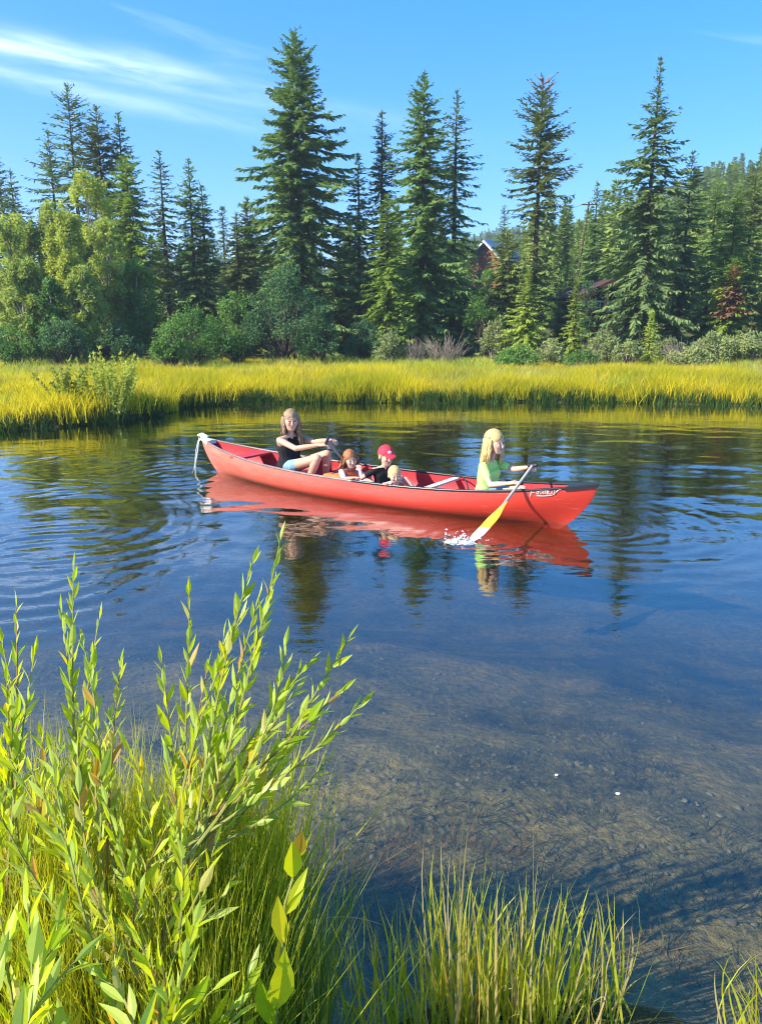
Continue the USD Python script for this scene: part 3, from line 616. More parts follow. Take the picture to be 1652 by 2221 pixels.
for u, v, Y, hw, vlow, mat, label in ASPENS:
    top = at(u, v, Y); x = top[0]; z0 = float(ground_height(np.array([x]), np.array([Y]))[0]); h = top[2] - z0; w = hw * scale_at(Y)
    o = thing('aspen_tree', label, 'tree', (x, Y, z0)); blobs = []
    for _ in range(95):
        t = rng.random() ** 0.8; rr = w * (0.28 + 0.72 * math.sin(math.pi * min(1, 0.14 + 0.80 * t))) * rng.random() ** 0.5; a = rng.uniform(0, 6.28)
        blobs.append((rr * math.cos(a), rr * math.sin(a), h * (1 - 0.80 * t) - 0.28 * w, w * rng.uniform(0.12, 0.30)))
    blobs += [(rng.normal(0, .12 * w), rng.normal(0, .12 * w), h * (0.985 - 0.05 * k) - 0.1 * w, w * (0.10 + 0.05 * k)) for k in range(4)]
    obj('crown', leaf_cloud(rng, blobs, 13000, 0.120, 1.6, 0.9), mat, o)
    tr = [tube(bez((rng.normal(0, .15), rng.normal(0, .15), -0.2), (rng.normal(0, .2), rng.normal(0, .2), h * .5), (rng.normal(0, .3 * w), rng.normal(0, .3 * w), h * .93), 8), np.linspace(0.075, 0.015, 8), 6) for _ in range(3)]
    for b in blobs[:26]:
        tr.append(tube(bez((0, 0, b[2] * 0.6), (b[0] * .5, b[1] * .5, b[2] * .8), b[:3], 5), np.linspace(0.025, 0.006, 5), 4, False))
    obj('trunk', join(tr), M_bark_pale, o)

BUSHES = [  # u, top v, depth, half width, height fraction, leaves, label
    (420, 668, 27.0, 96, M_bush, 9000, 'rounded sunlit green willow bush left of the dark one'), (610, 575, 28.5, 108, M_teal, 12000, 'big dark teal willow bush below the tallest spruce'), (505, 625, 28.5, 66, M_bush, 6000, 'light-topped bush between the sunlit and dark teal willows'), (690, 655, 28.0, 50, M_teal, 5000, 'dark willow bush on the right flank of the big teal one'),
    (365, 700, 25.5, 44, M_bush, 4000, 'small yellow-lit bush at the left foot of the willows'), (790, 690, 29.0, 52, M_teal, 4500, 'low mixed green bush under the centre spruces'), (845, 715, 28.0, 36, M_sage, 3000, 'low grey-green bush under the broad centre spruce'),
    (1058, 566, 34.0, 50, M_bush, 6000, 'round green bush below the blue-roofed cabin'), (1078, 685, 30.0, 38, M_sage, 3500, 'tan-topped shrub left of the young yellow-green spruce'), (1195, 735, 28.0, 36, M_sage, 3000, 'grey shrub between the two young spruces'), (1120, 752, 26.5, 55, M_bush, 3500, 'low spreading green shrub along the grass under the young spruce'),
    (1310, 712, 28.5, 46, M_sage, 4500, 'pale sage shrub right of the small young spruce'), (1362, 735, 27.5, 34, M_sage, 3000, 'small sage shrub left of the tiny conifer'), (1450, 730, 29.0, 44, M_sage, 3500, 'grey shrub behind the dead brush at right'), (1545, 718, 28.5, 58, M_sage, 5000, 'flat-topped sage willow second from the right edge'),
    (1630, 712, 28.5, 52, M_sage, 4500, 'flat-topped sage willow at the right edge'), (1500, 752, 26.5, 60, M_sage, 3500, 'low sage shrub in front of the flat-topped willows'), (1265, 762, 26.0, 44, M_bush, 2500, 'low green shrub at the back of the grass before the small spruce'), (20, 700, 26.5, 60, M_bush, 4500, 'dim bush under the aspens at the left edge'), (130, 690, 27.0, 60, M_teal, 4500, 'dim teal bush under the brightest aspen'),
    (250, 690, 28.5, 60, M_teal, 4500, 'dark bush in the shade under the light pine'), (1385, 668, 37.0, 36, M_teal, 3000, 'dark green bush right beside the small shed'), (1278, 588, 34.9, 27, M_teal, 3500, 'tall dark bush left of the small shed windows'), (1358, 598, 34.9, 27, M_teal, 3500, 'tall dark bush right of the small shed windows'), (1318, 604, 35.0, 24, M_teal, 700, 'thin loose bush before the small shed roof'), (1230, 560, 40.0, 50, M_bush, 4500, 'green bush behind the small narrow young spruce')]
for u, v, Y, hw, mat, n, label in BUSHES:
    top = at(u, v, Y); x = top[0]; z0 = float(ground_height(np.array([x]), np.array([Y]))[0]); h = max(top[2] - z0, 0.5); w = hw * scale_at(Y)
    o = thing('willow_bush', label, 'bush', (x, Y, z0)); blobs = []
    for _ in range(34):
        a, q = rng.uniform(0, 6.28), rng.random() ** 0.5; hh = h * (1 - 0.55 * q ** 2.2) * rng.uniform(0.35, 0.92)
        blobs.append((w * 0.86 * q * math.cos(a), w * 0.7 * q * math.sin(a), hh, min(w, h) * rng.uniform(0.15, 0.30)))
    blobs.append((0, 0, h * 0.86, min(w, h) * 0.2))
    for _ in range(26):
        a, q = rng.uniform(0, 6.28), rng.random() ** 0.5; blobs.append((w * q * math.cos(a), w * .8 * q * math.sin(a), h * (1.04 - 0.6 * q ** 2) * rng.uniform(.75, 1.0), min(w, h) * rng.uniform(.05, .10)))
    obj('foliage', leaf_cloud(rng, blobs, n, 0.085, 1.0, 0.75), mat, o)
    st = [tube(bez((rng.normal(0, .12 * w), rng.normal(0, .12 * w), -0.15), (b[0] * .4, b[1] * .4, b[2] * .7), (b[0], b[1], b[2] + 0.6 * b[3]), 6), np.linspace(0.03, 0.006, 6), 4, False) for b in blobs[:22] + blobs[35:]]
    obj('stems', join(st), M_twig if mat is M_sage else M_bark, o)

# dead brush
for u, v, Y, hw, label in [(965, 728, 28.5, 55, 'tangle of bare grey-brown brush below the thin centre spruce'), (1480, 742, 27.5, 46, 'bare dark brush among the sage shrubs at right'), (900, 740, 28.0, 30, 'few bare twigs at the foot of the broad centre spruce')]:
    top = at(u, v, Y); x = top[0]; z0 = float(ground_height(np.array([x]), np.array([Y]))[0]); h = top[2] - z0; w = hw * scale_at(Y)
    o = thing('dead_brush', label, 'bush', (x, Y, z0)); st = []
    for _ in range(150):
        a = rng.uniform(0, 6.28); q = rng.random() ** .6 * w; e = np.array([q * math.cos(a), q * math.sin(a), h * rng.uniform(.5, 1.0)])
        st.append(tube(bez((e[0] * rng.uniform(.2, .8), e[1] * .5, -0.1), (e[0] * .6, e[1] * .6, e[2] * .7), e + rng.normal(0, .12, 3), 6), np.linspace(0.014, 0.004, 6), 3, False))
    obj('twigs', join(st), M_twig, o)

# rusty dead bough, leaning pole, wires
p = at(1590, 610, 34.0); zb = float(ground_height(p[:1], p[1:2])[0])
o = thing('dead_tree', 'small rust-brown dead conifer in the right-hand trees', 'tree', (p[0], p[1], zb))
crown, wood = spruce(rng, p[2] - zb + 0.5, lambda t: 0.15 + 0.75 * min(1, t * 2.2) * (t < 0.55), 0.8, 0.2, bottom=0.55)
obj('crown', crown, M_dead, o); obj('trunk', wood, M_bark, o)
a, b = at(1277, 437, 45), at(1258, 560, 45); a2 = b + (b - a) * 1.6
o = thing('leaning_pole', 'dark bare pole leaning left of the small thin spruce', 'pole', tuple(a2)); obj('pole', tube([np.zeros(3), b - a2, a - a2], [0.085, 0.07, 0.05], 8), M_bark, o)
obj('cross_arm', tube([(a - a2) - [0.4, 0, 0.15], (a - a2) + [0.4, 0, -0.15]], 0.035, 6), M_bark, o)
for q, e in (((1130, 466), 45), ((1652, 352), 45)):
    pts = [a + (at(*q, e) - a) * t - [0, 0, 0.9 * t * (1 - t)] for t in np.linspace(0, 1.3, 14)]
    w = thing('overhead_wire', 'thin overhead wire running ' + ('left' if q[0] < 1200 else 'right') + ' from the leaning pole', 'wire', tuple(a)); obj('wire', tube(np.array(pts) - a, 0.008, 4), M_black, w)

# ---------------------------------------------------------------- cabins
def cabin(name, label, loc, yaw, w, l, wall_h, rise, roof_mat, wall_mat, wins):
    o = thing(name, label, 'cabin', loc, yaw)
    hw = w / 2
    n = 12
    for k in range(n):                                   # log courses of the gable front and the side walls
        z0, z1 = wall_h * k / n, wall_h * (k + 1) / n - 0.02
        obj('log_course', box((-hw, 0, z0), (hw, l, z1)), wall_mat, o)
    for k in range(6):
        z0, z1 = wall_h + rise * k / 6, wall_h + rise * (k + 1) / 6 - 0.02; s = hw * (1 - (k + 0.9) / 6)
        obj('gable_board', box((-s, 0.02, z0), (s, l - 0.02, z1)), wall_mat, o)
    ov, th = 0.5, 0.12
    for sgn in (-1, 1):
        e = np.array([sgn * (hw + ov), 0, wall_h - rise * ov / hw]); t = np.array([0, 0, wall_h + rise]); up = unit(np.array([sgn * rise, 0, hw])) * th
        v = []
        for y in (-0.6, l + 0.6):
            for q in (e, t, t + up * [0.2, 1, 1.1], e + up): v.append(q + [0, y, 0.03])
        hull = trimesh.convex.convex_hull(np.array(v)); obj('roof', (hull.vertices, hull.faces), roof_mat, o)
        v = np.array([e + [0, -0.66, -0.16], t + [0, -0.66, -0.16], t + [0, -0.66, 0.04], e + [0, -0.66, 0.04]]); v = np.vstack([v, v + [0, 0.05, 0]])
        hull = trimesh.convex.convex_hull(v); obj('barge_board', (hull.vertices, hull.faces), M_trimw if roof_mat is M_roof else M_shedroof, o)
    for (x0, z0, ww, hh) in wins:
        f = obj('window', join([box((x0, -0.07, z0), (x0 + 0.07, -0.002, z0 + hh)), box((x0 + ww - 0.07, -0.07, z0), (x0 + ww, -0.002, z0 + hh)), box((x0 + 0.07, -0.065, z0), (x0 + ww - 0.07, -0.002, z0 + 0.07)), box((x0 + 0.07, -0.065, z0 + hh - 0.07), (x0 + ww - 0.07, -0.002, z0 + hh)), box((x0 + ww / 2 - 0.025, -0.06, z0 + 0.07), (x0 + ww / 2 + 0.025, -0.002, z0 + hh - 0.07))]), M_white, o)
        obj('pane', box((x0 + 0.07, -0.03, z0 + 0.07), (x0 + ww - 0.07, -0.02, z0 + hh - 0.07)), M_pane, f)
    return o


p = at(1056, 524, 72.0)
zg = float(ground_height(p[:1], p[1:2])[0])
cabin('log_cabin', 'red-brown log cabin with blue metal roof behind the trees', (p[0], p[1], p[2] - 4.6), -38, 3.2, 3.2, 3.2, 1.45, M_roof, M_wood, [(-0.5, 0.9, 1.0, 0.9)])
p = at(1318, 606, 36.2)
cabin('garden_shed', 'small dark brown shed with white-framed windows low in the right-hand trees', (p[0], p[1], p[2] - 3.15), 10, 2.4, 2.2, 2.45, 0.55, M_shedroof, M_shedwall, [(-0.58, 1.72, 0.52, 0.50), (0.06, 1.72, 0.60, 0.50)])

# ---------------------------------------------------------------- far bank grass
def tuft(rng, n, rad_, h0, h1, w, lean):
    vs, fs = [], []
    for k in range(n):
        a, q = rng.uniform(0, 6.28), rad_ * rng.random() ** .5; b = np.array([q * math.cos(a), q * math.sin(a), -0.05]); hh = rng.uniform(h0, h1)
        l = rng.normal(0, lean, 2) + 0.25 * lean * np.array([math.cos(a), math.sin(a)]); s = rng.uniform(0, 6.28); sd = np.array([math.cos(s), math.sin(s), 0]) * w / 2
        mid = b + [l[0] * .35, l[1] * .35, hh * .6]; tip = b + [l[0], l[1], hh]
        o = len(vs); vs += [b - sd, b + sd, mid + sd * .8, mid - sd * .8, tip]; fs += [(o, o + 1, o + 2), (o, o + 2, o + 3), (o + 3, o + 2, o + 4)]
    return np.array(vs), np.array(fs)


rng = np.random.default_rng(31)
def scatter(n, x0, x1, y0, y1, dlo, dhi):
    x, y = rng.uniform(x0, x1, n), rng.uniform(y0, y1, n); d = shore_distance(x, y); k = (d > dlo) & (d < dhi) & (y > 7) & (np.abs(x) < 0.62 * y + 2.5)
    return x[k], y[k]


SH = 0.0
gp = [('tuft' if not k else f'tuft_{k:03d}', tuft(rng, 40, 0.26, 0.22, 0.44, 0.016, 0.13), M_grass) for k in range(4)]
xa, ya = scatter(26000, -16, 17, 9, 22.5, 0.10, 5.0); xb, yb = scatter(9000, -20, 20, 14, 31, 4.0, 15)
x, y = np.r_[xa, xb], np.r_[ya, yb]; n = len(x)
hs = rng.uniform(0.6, 1.15, n) * (0.45 + 1.1 * meshkit.fbm(np.stack([x * .7, y * .7, 0 * x], -1), 3, 3)) * (1 - .45 * smooth01((shore_distance(x, y) - 2.5) / 7))
instancer('bank_grass', gp, np.stack([x, y, ground_height(x, y) - 0.02], 1), rng.uniform(0, 6.28, n), hs, rng.integers(0, 4, n), 'yellow-green grass covering the far bank', 'grass')
gp = [('tuft' if not k else f'tuft_{k:03d}', tuft(rng, 30, 0.16, 0.18, 0.40, 0.016, 0.10), M_sedge) for k in range(3)]
x, y = scatter(26000, -16, 17, 9, 19, -0.10, 0.14); n = len(x)
instancer('bank_sedge', gp, np.stack([x, y, np.maximum(ground_height(x, y), -0.12) - 0.02], 1), rng.uniform(0, 6.28, n), rng.uniform(0.6, 1.15, n), rng.integers(0, 3, n), 'dark green sedge standing along the far waterline', 'sedge')
gp = [('stalk' if not k else f'stalk_{k:03d}', tuft(rng, 7, 0.22, 0.35, 0.62, 0.013, 0.16), M_strawf) for k in range(3)]
x, y = scatter(2600, -16, 17, 9, 24, 0.15, 7.0); k = meshkit.fbm(np.stack([x * .5, y * .5, 0 * x], -1), 3, 13) > .47; x, y = x[k], y[k]; n = len(x)
instancer('dry_bank_stalks', gp, np.stack([x, y, ground_height(x, y) - 0.02], 1), rng.uniform(0, 6.28, n), rng.uniform(.7, 1.25, n), rng.integers(0, 3, n), 'pale dry seed stalks standing above the bank grass', 'grass')
gp = [('green_tuft' if not k else f'green_tuft_{k:03d}', tuft(rng, 40, 0.26, 0.22, 0.46, 0.018, 0.15), M_aspeny) for k in range(3)]
x, y = scatter(6000, -18, 19, 9, 31, 0.3, 15.0); k = meshkit.fbm(np.stack([x * .35 + 7, y * .5, 0 * x], -1), 3, 23) > .56; x, y = x[k], y[k]; n = len(x)
instancer('green_bank_grass', gp, np.stack([x, y, ground_height(x, y) - 0.02], 1), rng.uniform(0, 6.28, n), rng.uniform(.6, 1.15, n), rng.integers(0, 3, n), 'fresh green grass patches among the yellow bank grass', 'grass')
# leafy willow sprigs in the grass of the left point
for u, v, Y, label in [(215, 757, 14.9, 'tall leafy willow sprig on the grassy left point'), (262, 768, 15.3, 'shorter leafy sprig right of the tall one on the left point'), (150, 785, 14.6, 'low leafy willow in the grass of the left point'), (235, 790, 14.6, 'bushy low willow under the sprigs on the left point')]:
    top = at(u, v, Y); z0 = float(ground_height(top[:1], top[1:2])[0]); h = top[2] - z0; o = thing('bank_willow', label, 'shrub', (top[0], Y, z0)); P, st = [], []
    for k in range(16):
        e = np.array([rng.normal(0, .28), rng.normal(0, .22), h * rng.uniform(.55, .92)]) if k else np.array([0, 0, h])
        c = bez((e[0] * .3, e[1] * .3, -.05), (e[0] * .6, e[1] * .6, e[2] * .5), e, 12); st.append(tube(c, np.linspace(.007, .003, 12), 3, False)); P.append(c[3:])
    P = np.repeat(np.vstack(P), 9, 0); N = len(P); d = rng.normal(0, 1, (N, 3)) + [0, 0, .9]; d /= np.linalg.norm(d, axis=1, keepdims=True)
    obj('leaves', kites(P, d, rng.normal(0, 1, (N, 3)), rng.uniform(.05, .10, N), rng.uniform(.022, .036, N)), M_aspeny, o); obj('stems', join(st), M_stem, o)
# pale bits at the left waterline and on the water
p = on_level(205, 908); o = thing('driftwood_stick', 'pale thin stick lying on the water off the left point', 'stick', tuple(p)); obj('stick', tube([(-.55, .05, .01), (-.2, 0, .025), (.12, .03, .03), (.3, .02, .02)], [.012, .016, .014, .006], 6), M_bark_pale, o)
p = on_level(208, 905) + [0, .35, 0]; o = thing('pale_reed', 'bent white reed leaf rising at the left waterline', 'reed', tuple(p)); obj('leaf', kites(np.array([[0, 0, 0.0], [.01, 0, .1]]), np.array([[.35, 0, .93], [.55, 0, .83]]), np.array([[0, 1.0, .2]] * 2), np.array([.26, .2]), np.array([.06, .05])), M_white, o)
for u, v, s, label in [(1206, 1683, .013, 'white fleck floating in the shallows, the upper of two'), (1339, 1724, .016, 'white fleck floating in the shallows, the lower of two')]:
    p = on_level(u, v); o = thing('floating_petal', label, 'petal', (p[0], p[1], 0.004)); sp = trimesh.creation.icosphere(2, 1.0); vv = sp.vertices * [s * .6, s * .4, .004]; vv[:, 2] += .25 * np.abs(vv[:, 0]); obj('petal', (vv, sp.faces), M_white, o, True)

# ---------------------------------------------------------------- pebbles and weed on the pond bed
M_peb = plain('pebbles', (0.20, 0.165, 0.105), 0.8, 0.2, 0.25, 2.5, col2=(0.05, 0.045, 0.03)); M_weed = foliage('pond_weed', (0.030, 0.032, 0.014), (0.085, 0.075, 0.025), (0.20, 0.14, 0.035), 0.2, 1.5)
M_alga = foliage('rusty_alga', (0.16, 0.085, 0.02), (0.32, 0.17, 0.03), (0.48, 0.27, 0.05), 0.2, 1.5)
peb = []
for k in range(3):
    sp = trimesh.creation.icosphere(1, 1.0); v = sp.vertices * (1 + .5 * (meshkit.noise(sp.vertices * 1.3 + 9 * k, k)[:, None] - .5)) * [1, .8, .5]; peb.append((f'pebble_{k:03d}' if k else 'pebble', (v, sp.faces), M_peb))
x, y = rng.uniform(-2.5, 5, 9000), 1.4 + 4.6 * rng.random(9000) ** 1.3; d = shore_distance(x, y); k = (d < -.02) & (meshkit.fbm(np.stack([x * 1.1, y * 1.1, 0 * x], -1), 3, 8) > .40); x, y = x[k], y[k]
instancer('pebbles', peb, np.stack([x, y, ground_height(x, y) - .001], 1), rng.uniform(0, 6.28, len(x)), .004 + .017 * rng.random(len(x)) ** 5, rng.integers(0, 3, len(x)), 'pebbles and grit strewn over the shallow pond bed', 'pebbles')
wp = [('weed' if not k else f'weed_{k:03d}', tuft(rng, 26, 0.07, 0.02, 0.075, 0.006, 0.09), M_weed) for k in range(3)]
x, y = rng.uniform(-2.5, 5, 9000), 1.5 + 4.5 * rng.random(9000); d = shore_distance(x, y); k = (d < -.05) & (meshkit.fbm(np.stack([x * .9 + 5, y * .9, 0 * x], -1), 3, 18) > .54); x, y = x[k], y[k]
instancer('pond_weed', wp, np.stack([x, y, ground_height(x, y)], 1), rng.uniform(0, 6.28, len(x)), rng.uniform(.5, 1.3, len(x)), rng.integers(0, 3, len(x)), 'olive brown weed growing on the pond bed', 'pond weed')
wp = [('alga' if not k else f'alga_{k:03d}', tuft(rng, 26, 0.07, 0.01, 0.05, 0.008, 0.09), M_alga) for k in range(2)]
c = [on_level(u, v, -.15) for u, v in ((740, 1950), (790, 1990), (835, 1890), (720, 2040), (1010, 1880), (1350, 2180), (700, 2110), (860, 1980))]
pts = np.vstack([q[:2] + rng.normal(0, .07, (60, 2)) * [1.3, 1] for q in c]); k = shore_distance(pts[:, 0], pts[:, 1]) < 0; pts = pts[k]
instancer('rusty_algae', wp, np.column_stack([pts, ground_height(pts[:, 0], pts[:, 1])]), rng.uniform(0, 6.28, len(pts)), rng.uniform(.5, 1.2, len(pts)), rng.integers(0, 2, len(pts)), 'rusty orange algae in the shallows by the near bank', 'algae')

# ---------------------------------------------------------------- canoe
LBG, LBK, LSG, LSK = 2.58, 2.24, 2.56, 2.24


def hull_point(s, q, inset=0.0):
    """s from stern -1 to bow 1, q from keel 0 to gunwale 1; half width is positive."""
    s, q = np.asarray(s, float), np.asarray(q, float)
    zg = 0.232 + np.where(s > 0, 0.178, 0.182) * np.abs(s) ** 2.7; zk = -0.10 + 0.035 * np.abs(s) ** 3
    L = np.where(s > 0, LBG - (LBG - LBK) * (1 - q) ** 1.7, LSG - (LSG - LSK) * (1 - q) ** 1.7)
    b = 0.435 * np.maximum(0, 1 - np.abs(s) ** 2.15) ** 0.86
    e = 3.6 - 2.3 * np.abs(s) ** 3
    w = (1 - (1 - q) ** e) ** (0.52 + 0.35 * np.abs(s) ** 3) * (1 - 0.03 * q ** 4)
    return np.stack([s * L, np.maximum(b * w - inset, 0.0), zk + (zg - zk) * q], -1)


S = np.sin(np.linspace(-math.pi / 2, math.pi / 2, 71)); Q = np.linspace(0, 1, 15) ** 1.5


def hull_skin(inset, floor=None):
    rows = []
    for s in S:
        P = hull_point(np.full(15, s), Q, inset)
        if floor is not None: P[:, 2] = np.maximum(P[:, 2], floor); P[:, 0] *= 0.992
        left = P.copy(); right = P[:0:-1].copy(); right[:, 1] *= -1
        rows.append(np.vstack([right, left]))          # -gunwale ... keel ... +gunwale
    v = np.array(rows); m = v.shape[1]; i, j = np.meshgrid(np.arange(len(S) - 1), np.arange(m - 1), indexing='ij'); k = (i * m + j).ravel()
    return v.reshape(-1, 3), np.stack([k, k + 1, k + m + 1, k + m], 1), m


canoe = thing('canoe', 'long red canoe carrying five people across the pond', 'canoe', tuple(CC), CROT)
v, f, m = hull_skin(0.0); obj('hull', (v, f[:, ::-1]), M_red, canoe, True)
v, f, m = hull_skin(0.010, 0.018); obj('lining', (v, f), M_redin, canoe, True)
for sgn in (-1, 1):
    g = hull_point(S, np.ones(len(S))); g[:, 1] = sgn * (g[:, 1] - 0.004); g[:, 2] += 0.004
    cut = 37 if sgn < 0 else 30
    a, b = g[:cut], g[cut - 1:]
    tag(obj('gunwale', tube(a, 0.014, 8), M_trim, canoe, True), 'stern half of a gunwale, pale reflected sheen painted in'); tag(obj('gunwale', tube(b, 0.015, 8), M_black, canoe, True), 'black forward half of a gunwale')


def deck(s0, s1, mat, label):
    ss = np.linspace(s0, s1, 9); g = hull_point(ss, np.ones(9)); top = []
    for p in g: top.append([(p[0], -p[1] - .012, p[2] + .012), (p[0], 0, p[2] + .028), (p[0], p[1] + .012, p[2] + .012)])
    t = np.array(top); b = t - [0, 0, .035]; vv = np.vstack([t.reshape(-1, 3), b.reshape(-1, 3)]); h = trimesh.convex.convex_hull(vv)
    tag(obj('deck_plate', (h.vertices, h.faces), mat, canoe), label)


deck(0.90, 1.004, M_black, 'black bow deck plate'); deck(-0.925, -1.004, M_trimw, 'pale weathered stern deck plate')
for x0, z0, dx in ((-1.12, .115, .26), (1.44, .125, .24)):
    w = float(hull_point(np.array((abs(x0) + dx / 2 + .02) / 2.57), np.array(.48))[1]) - .016
    sm = m3.Manifold.cube((dx, 2 * w, .028), True).translate((x0, 0, z0 - .014)); obj('seat', sm, M_redin if x0 < 0 else M_black, canoe)
for x0, mat in ((-1.72, M_redin), (0.93, M_trimw)):
    w = float(hull_point(np.array(x0 / 2.57), np.array(1.0))[1]) - .008; z = float(hull_point(np.array(x0 / 2.57), np.array(1.0))[2]) - .02
    obj('thwart', m3.Manifold.cube((.075 if x0 > 0 else .2, 2 * w, .022), True).translate((x0, 0, z)), mat, canoe)
# cord lying across the inside, forward of the thwart
c = bez((0.95, .30, .27), (1.15, .25, .31), (1.30, -.05, .10), 12); obj('cord', tube(c, .008, 5), M_black, canoe)
# weathered script lettering on the near bow side
def on_hull(x, z, off=0.004):
    s = x / 2.57
    for _ in range(12):
        P0 = hull_point(s, 0.0); P1 = hull_point(s, 1.0); q = np.clip((z - P0[2]) / (P1[2] - P0[2]), 0, 1); P = hull_point(s, q); s = s + (x - P[0]) / 2.57
    return np.array([P[0], -P[1] - off, P[2]])


STROKES = [[(0, 0), (.02, .05), (.05, .055), (.06, .03), (.03, .015)], [(.0, -.03), (.01, .05)], [(.13, .03), (.10, .05), (.09, .02), (.12, .0), (.145, .04), (.14, .055)], [(.17, .055), (.16, .0), (.20, .02), (.19, .05), (.165, .045)],
           [(.22, .05), (.22, .005), (.255, .01), (.255, .05)], [(.28, .0), (.285, .055), (.315, .045), (.295, .03), (.32, .005)], [(.34, .0), (.36, .05), (.38, .0)], [(.40, .055), (.405, .0), (.43, .03), (.47, .06), (.53, .10)], [(.10, -.02), (.22, -.022), (.36, -.012)]]
ll = []
for st in STROKES:
    pts = [on_hull(2.02 + a * .52, .292 + b * .75 + .03 * a) for a, b in st]; ll.append(tube(np.array(pts), .0055, 5))
tag(obj('lettering', join(ll), M_letter, canoe), 'weathered white script lettering')
sp = np.array([-2.55, 0, .425]); obj('stern_handle', tube([sp + [.10, 0, .012], sp + [.0, 0, .035], sp + [-.06, 0, .02], sp + [-.05, 0, -.05]], [.018, .022, .022, .016], 8), M_white, canoe, True)
a = cw([-2.6, 0, .44]); e = on_level(416, 1012); o = thing('rope', 'white rope hanging from the canoe stern into the water', 'rope', tuple(a))
obj('strand', tube(bez((0, 0, 0), (e - a) * [.35, .35, .75], e - a + [0, 0, -.1], 14), .008, 6), M_ropem, o); obj('strand', tube(bez((0.01, 0, 0), (e - a) * [.75, .75, .55], e - a + [.05, .02, -.1], 14), .006, 6), M_ropem, o)


# ---------------------------------------------------------------- people
def ball(c, r): return m3.Manifold.sphere(r, 18).translate(tuple(map(float, c)))
def bone(a, b, ra, rb): return m3.Manifold.batch_hull([ball(a, ra), ball(b, rb)])
def ell(c, r, R=np.eye(3)):
    A = np.column_stack([R * np.asarray(r)[None, :], c]); return m3.Manifold.sphere(1.0, 28).transform(A)


def fused(parts, edge=0.012, it=8):
    m = m3.Manifold.batch_boolean(parts, m3.OpType.Add).refine_to_length(edge).to_mesh()
    t = trimesh.Trimesh(m.vert_properties[:, :3], m.tri_verts, process=True)
    trimesh.smoothing.filter_taubin(t, 0.5, 0.52, it); return t


def frame(yaw, pitch=0.0, roll=0.0):
    """Columns forward, left, up; yaw to the left, pitch down."""
    a, b, c = rad(yaw), rad(pitch), rad(roll)
    Rz = np.array([[math.cos(a), -math.sin(a), 0], [math.sin(a), math.cos(a), 0], [0, 0, 1]]); Ry = np.array([[math.cos(b), 0, math.sin(b)], [0, 1, 0], [-math.sin(b), 0, math.cos(b)]]); Rx = np.array([[1, 0, 0], [0, math.cos(c), -math.sin(c)], [0, math.sin(c), math.cos(c)]])
    return Rz @ Ry @ Rx


def hand_bones(w, d, palm, s, curl=1.0):
    """Palm, four curled fingers and a thumb from wrist w along d; palm is the way the palm faces."""
    d = unit(d); palm = unit(np.asarray(palm) - d * (np.asarray(palm) @ d)); side = np.cross(palm, d); out = []
    kn = [w + d * .085 * s + side * o * s for o in (-.030, -.010, .010, .029)]
    out.append(m3.Manifold.batch_hull([ball(w, .021 * s), ball(w + d * .03 * s + side * .022 * s, .015 * s), ball(w + d * .03 * s - side * .022 * s, .015 * s), ball(kn[0], .0125 * s), ball(kn[3], .0115 * s)]))
    for k, ln in zip(kn, (.9, 1.0, .95, .78)):
        p, ang = k, 0.35 * curl
        for seg, r0, r1 in ((.040, .0098, .0092), (.027, .0092, .0085), (.021, .0085, .0075)):
            q = p + (d * math.cos(ang) + palm * math.sin(ang)) * seg * ln * s; out.append(bone(p, q, r0 * s, r1 * s)); p = q; ang += 0.85 * curl
    b = w + d * .028 * s - side * .024 * s; t1 = b + unit(d * .6 - side * .6 + palm * .55) * .040 * s; t2 = t1 + unit(d * .75 + palm * .8 + side * .15) * .030 * s
    return out + [bone(b, t1, .013 * s, .0105 * s), bone(t1, t2, .0105 * s, .0085 * s)]


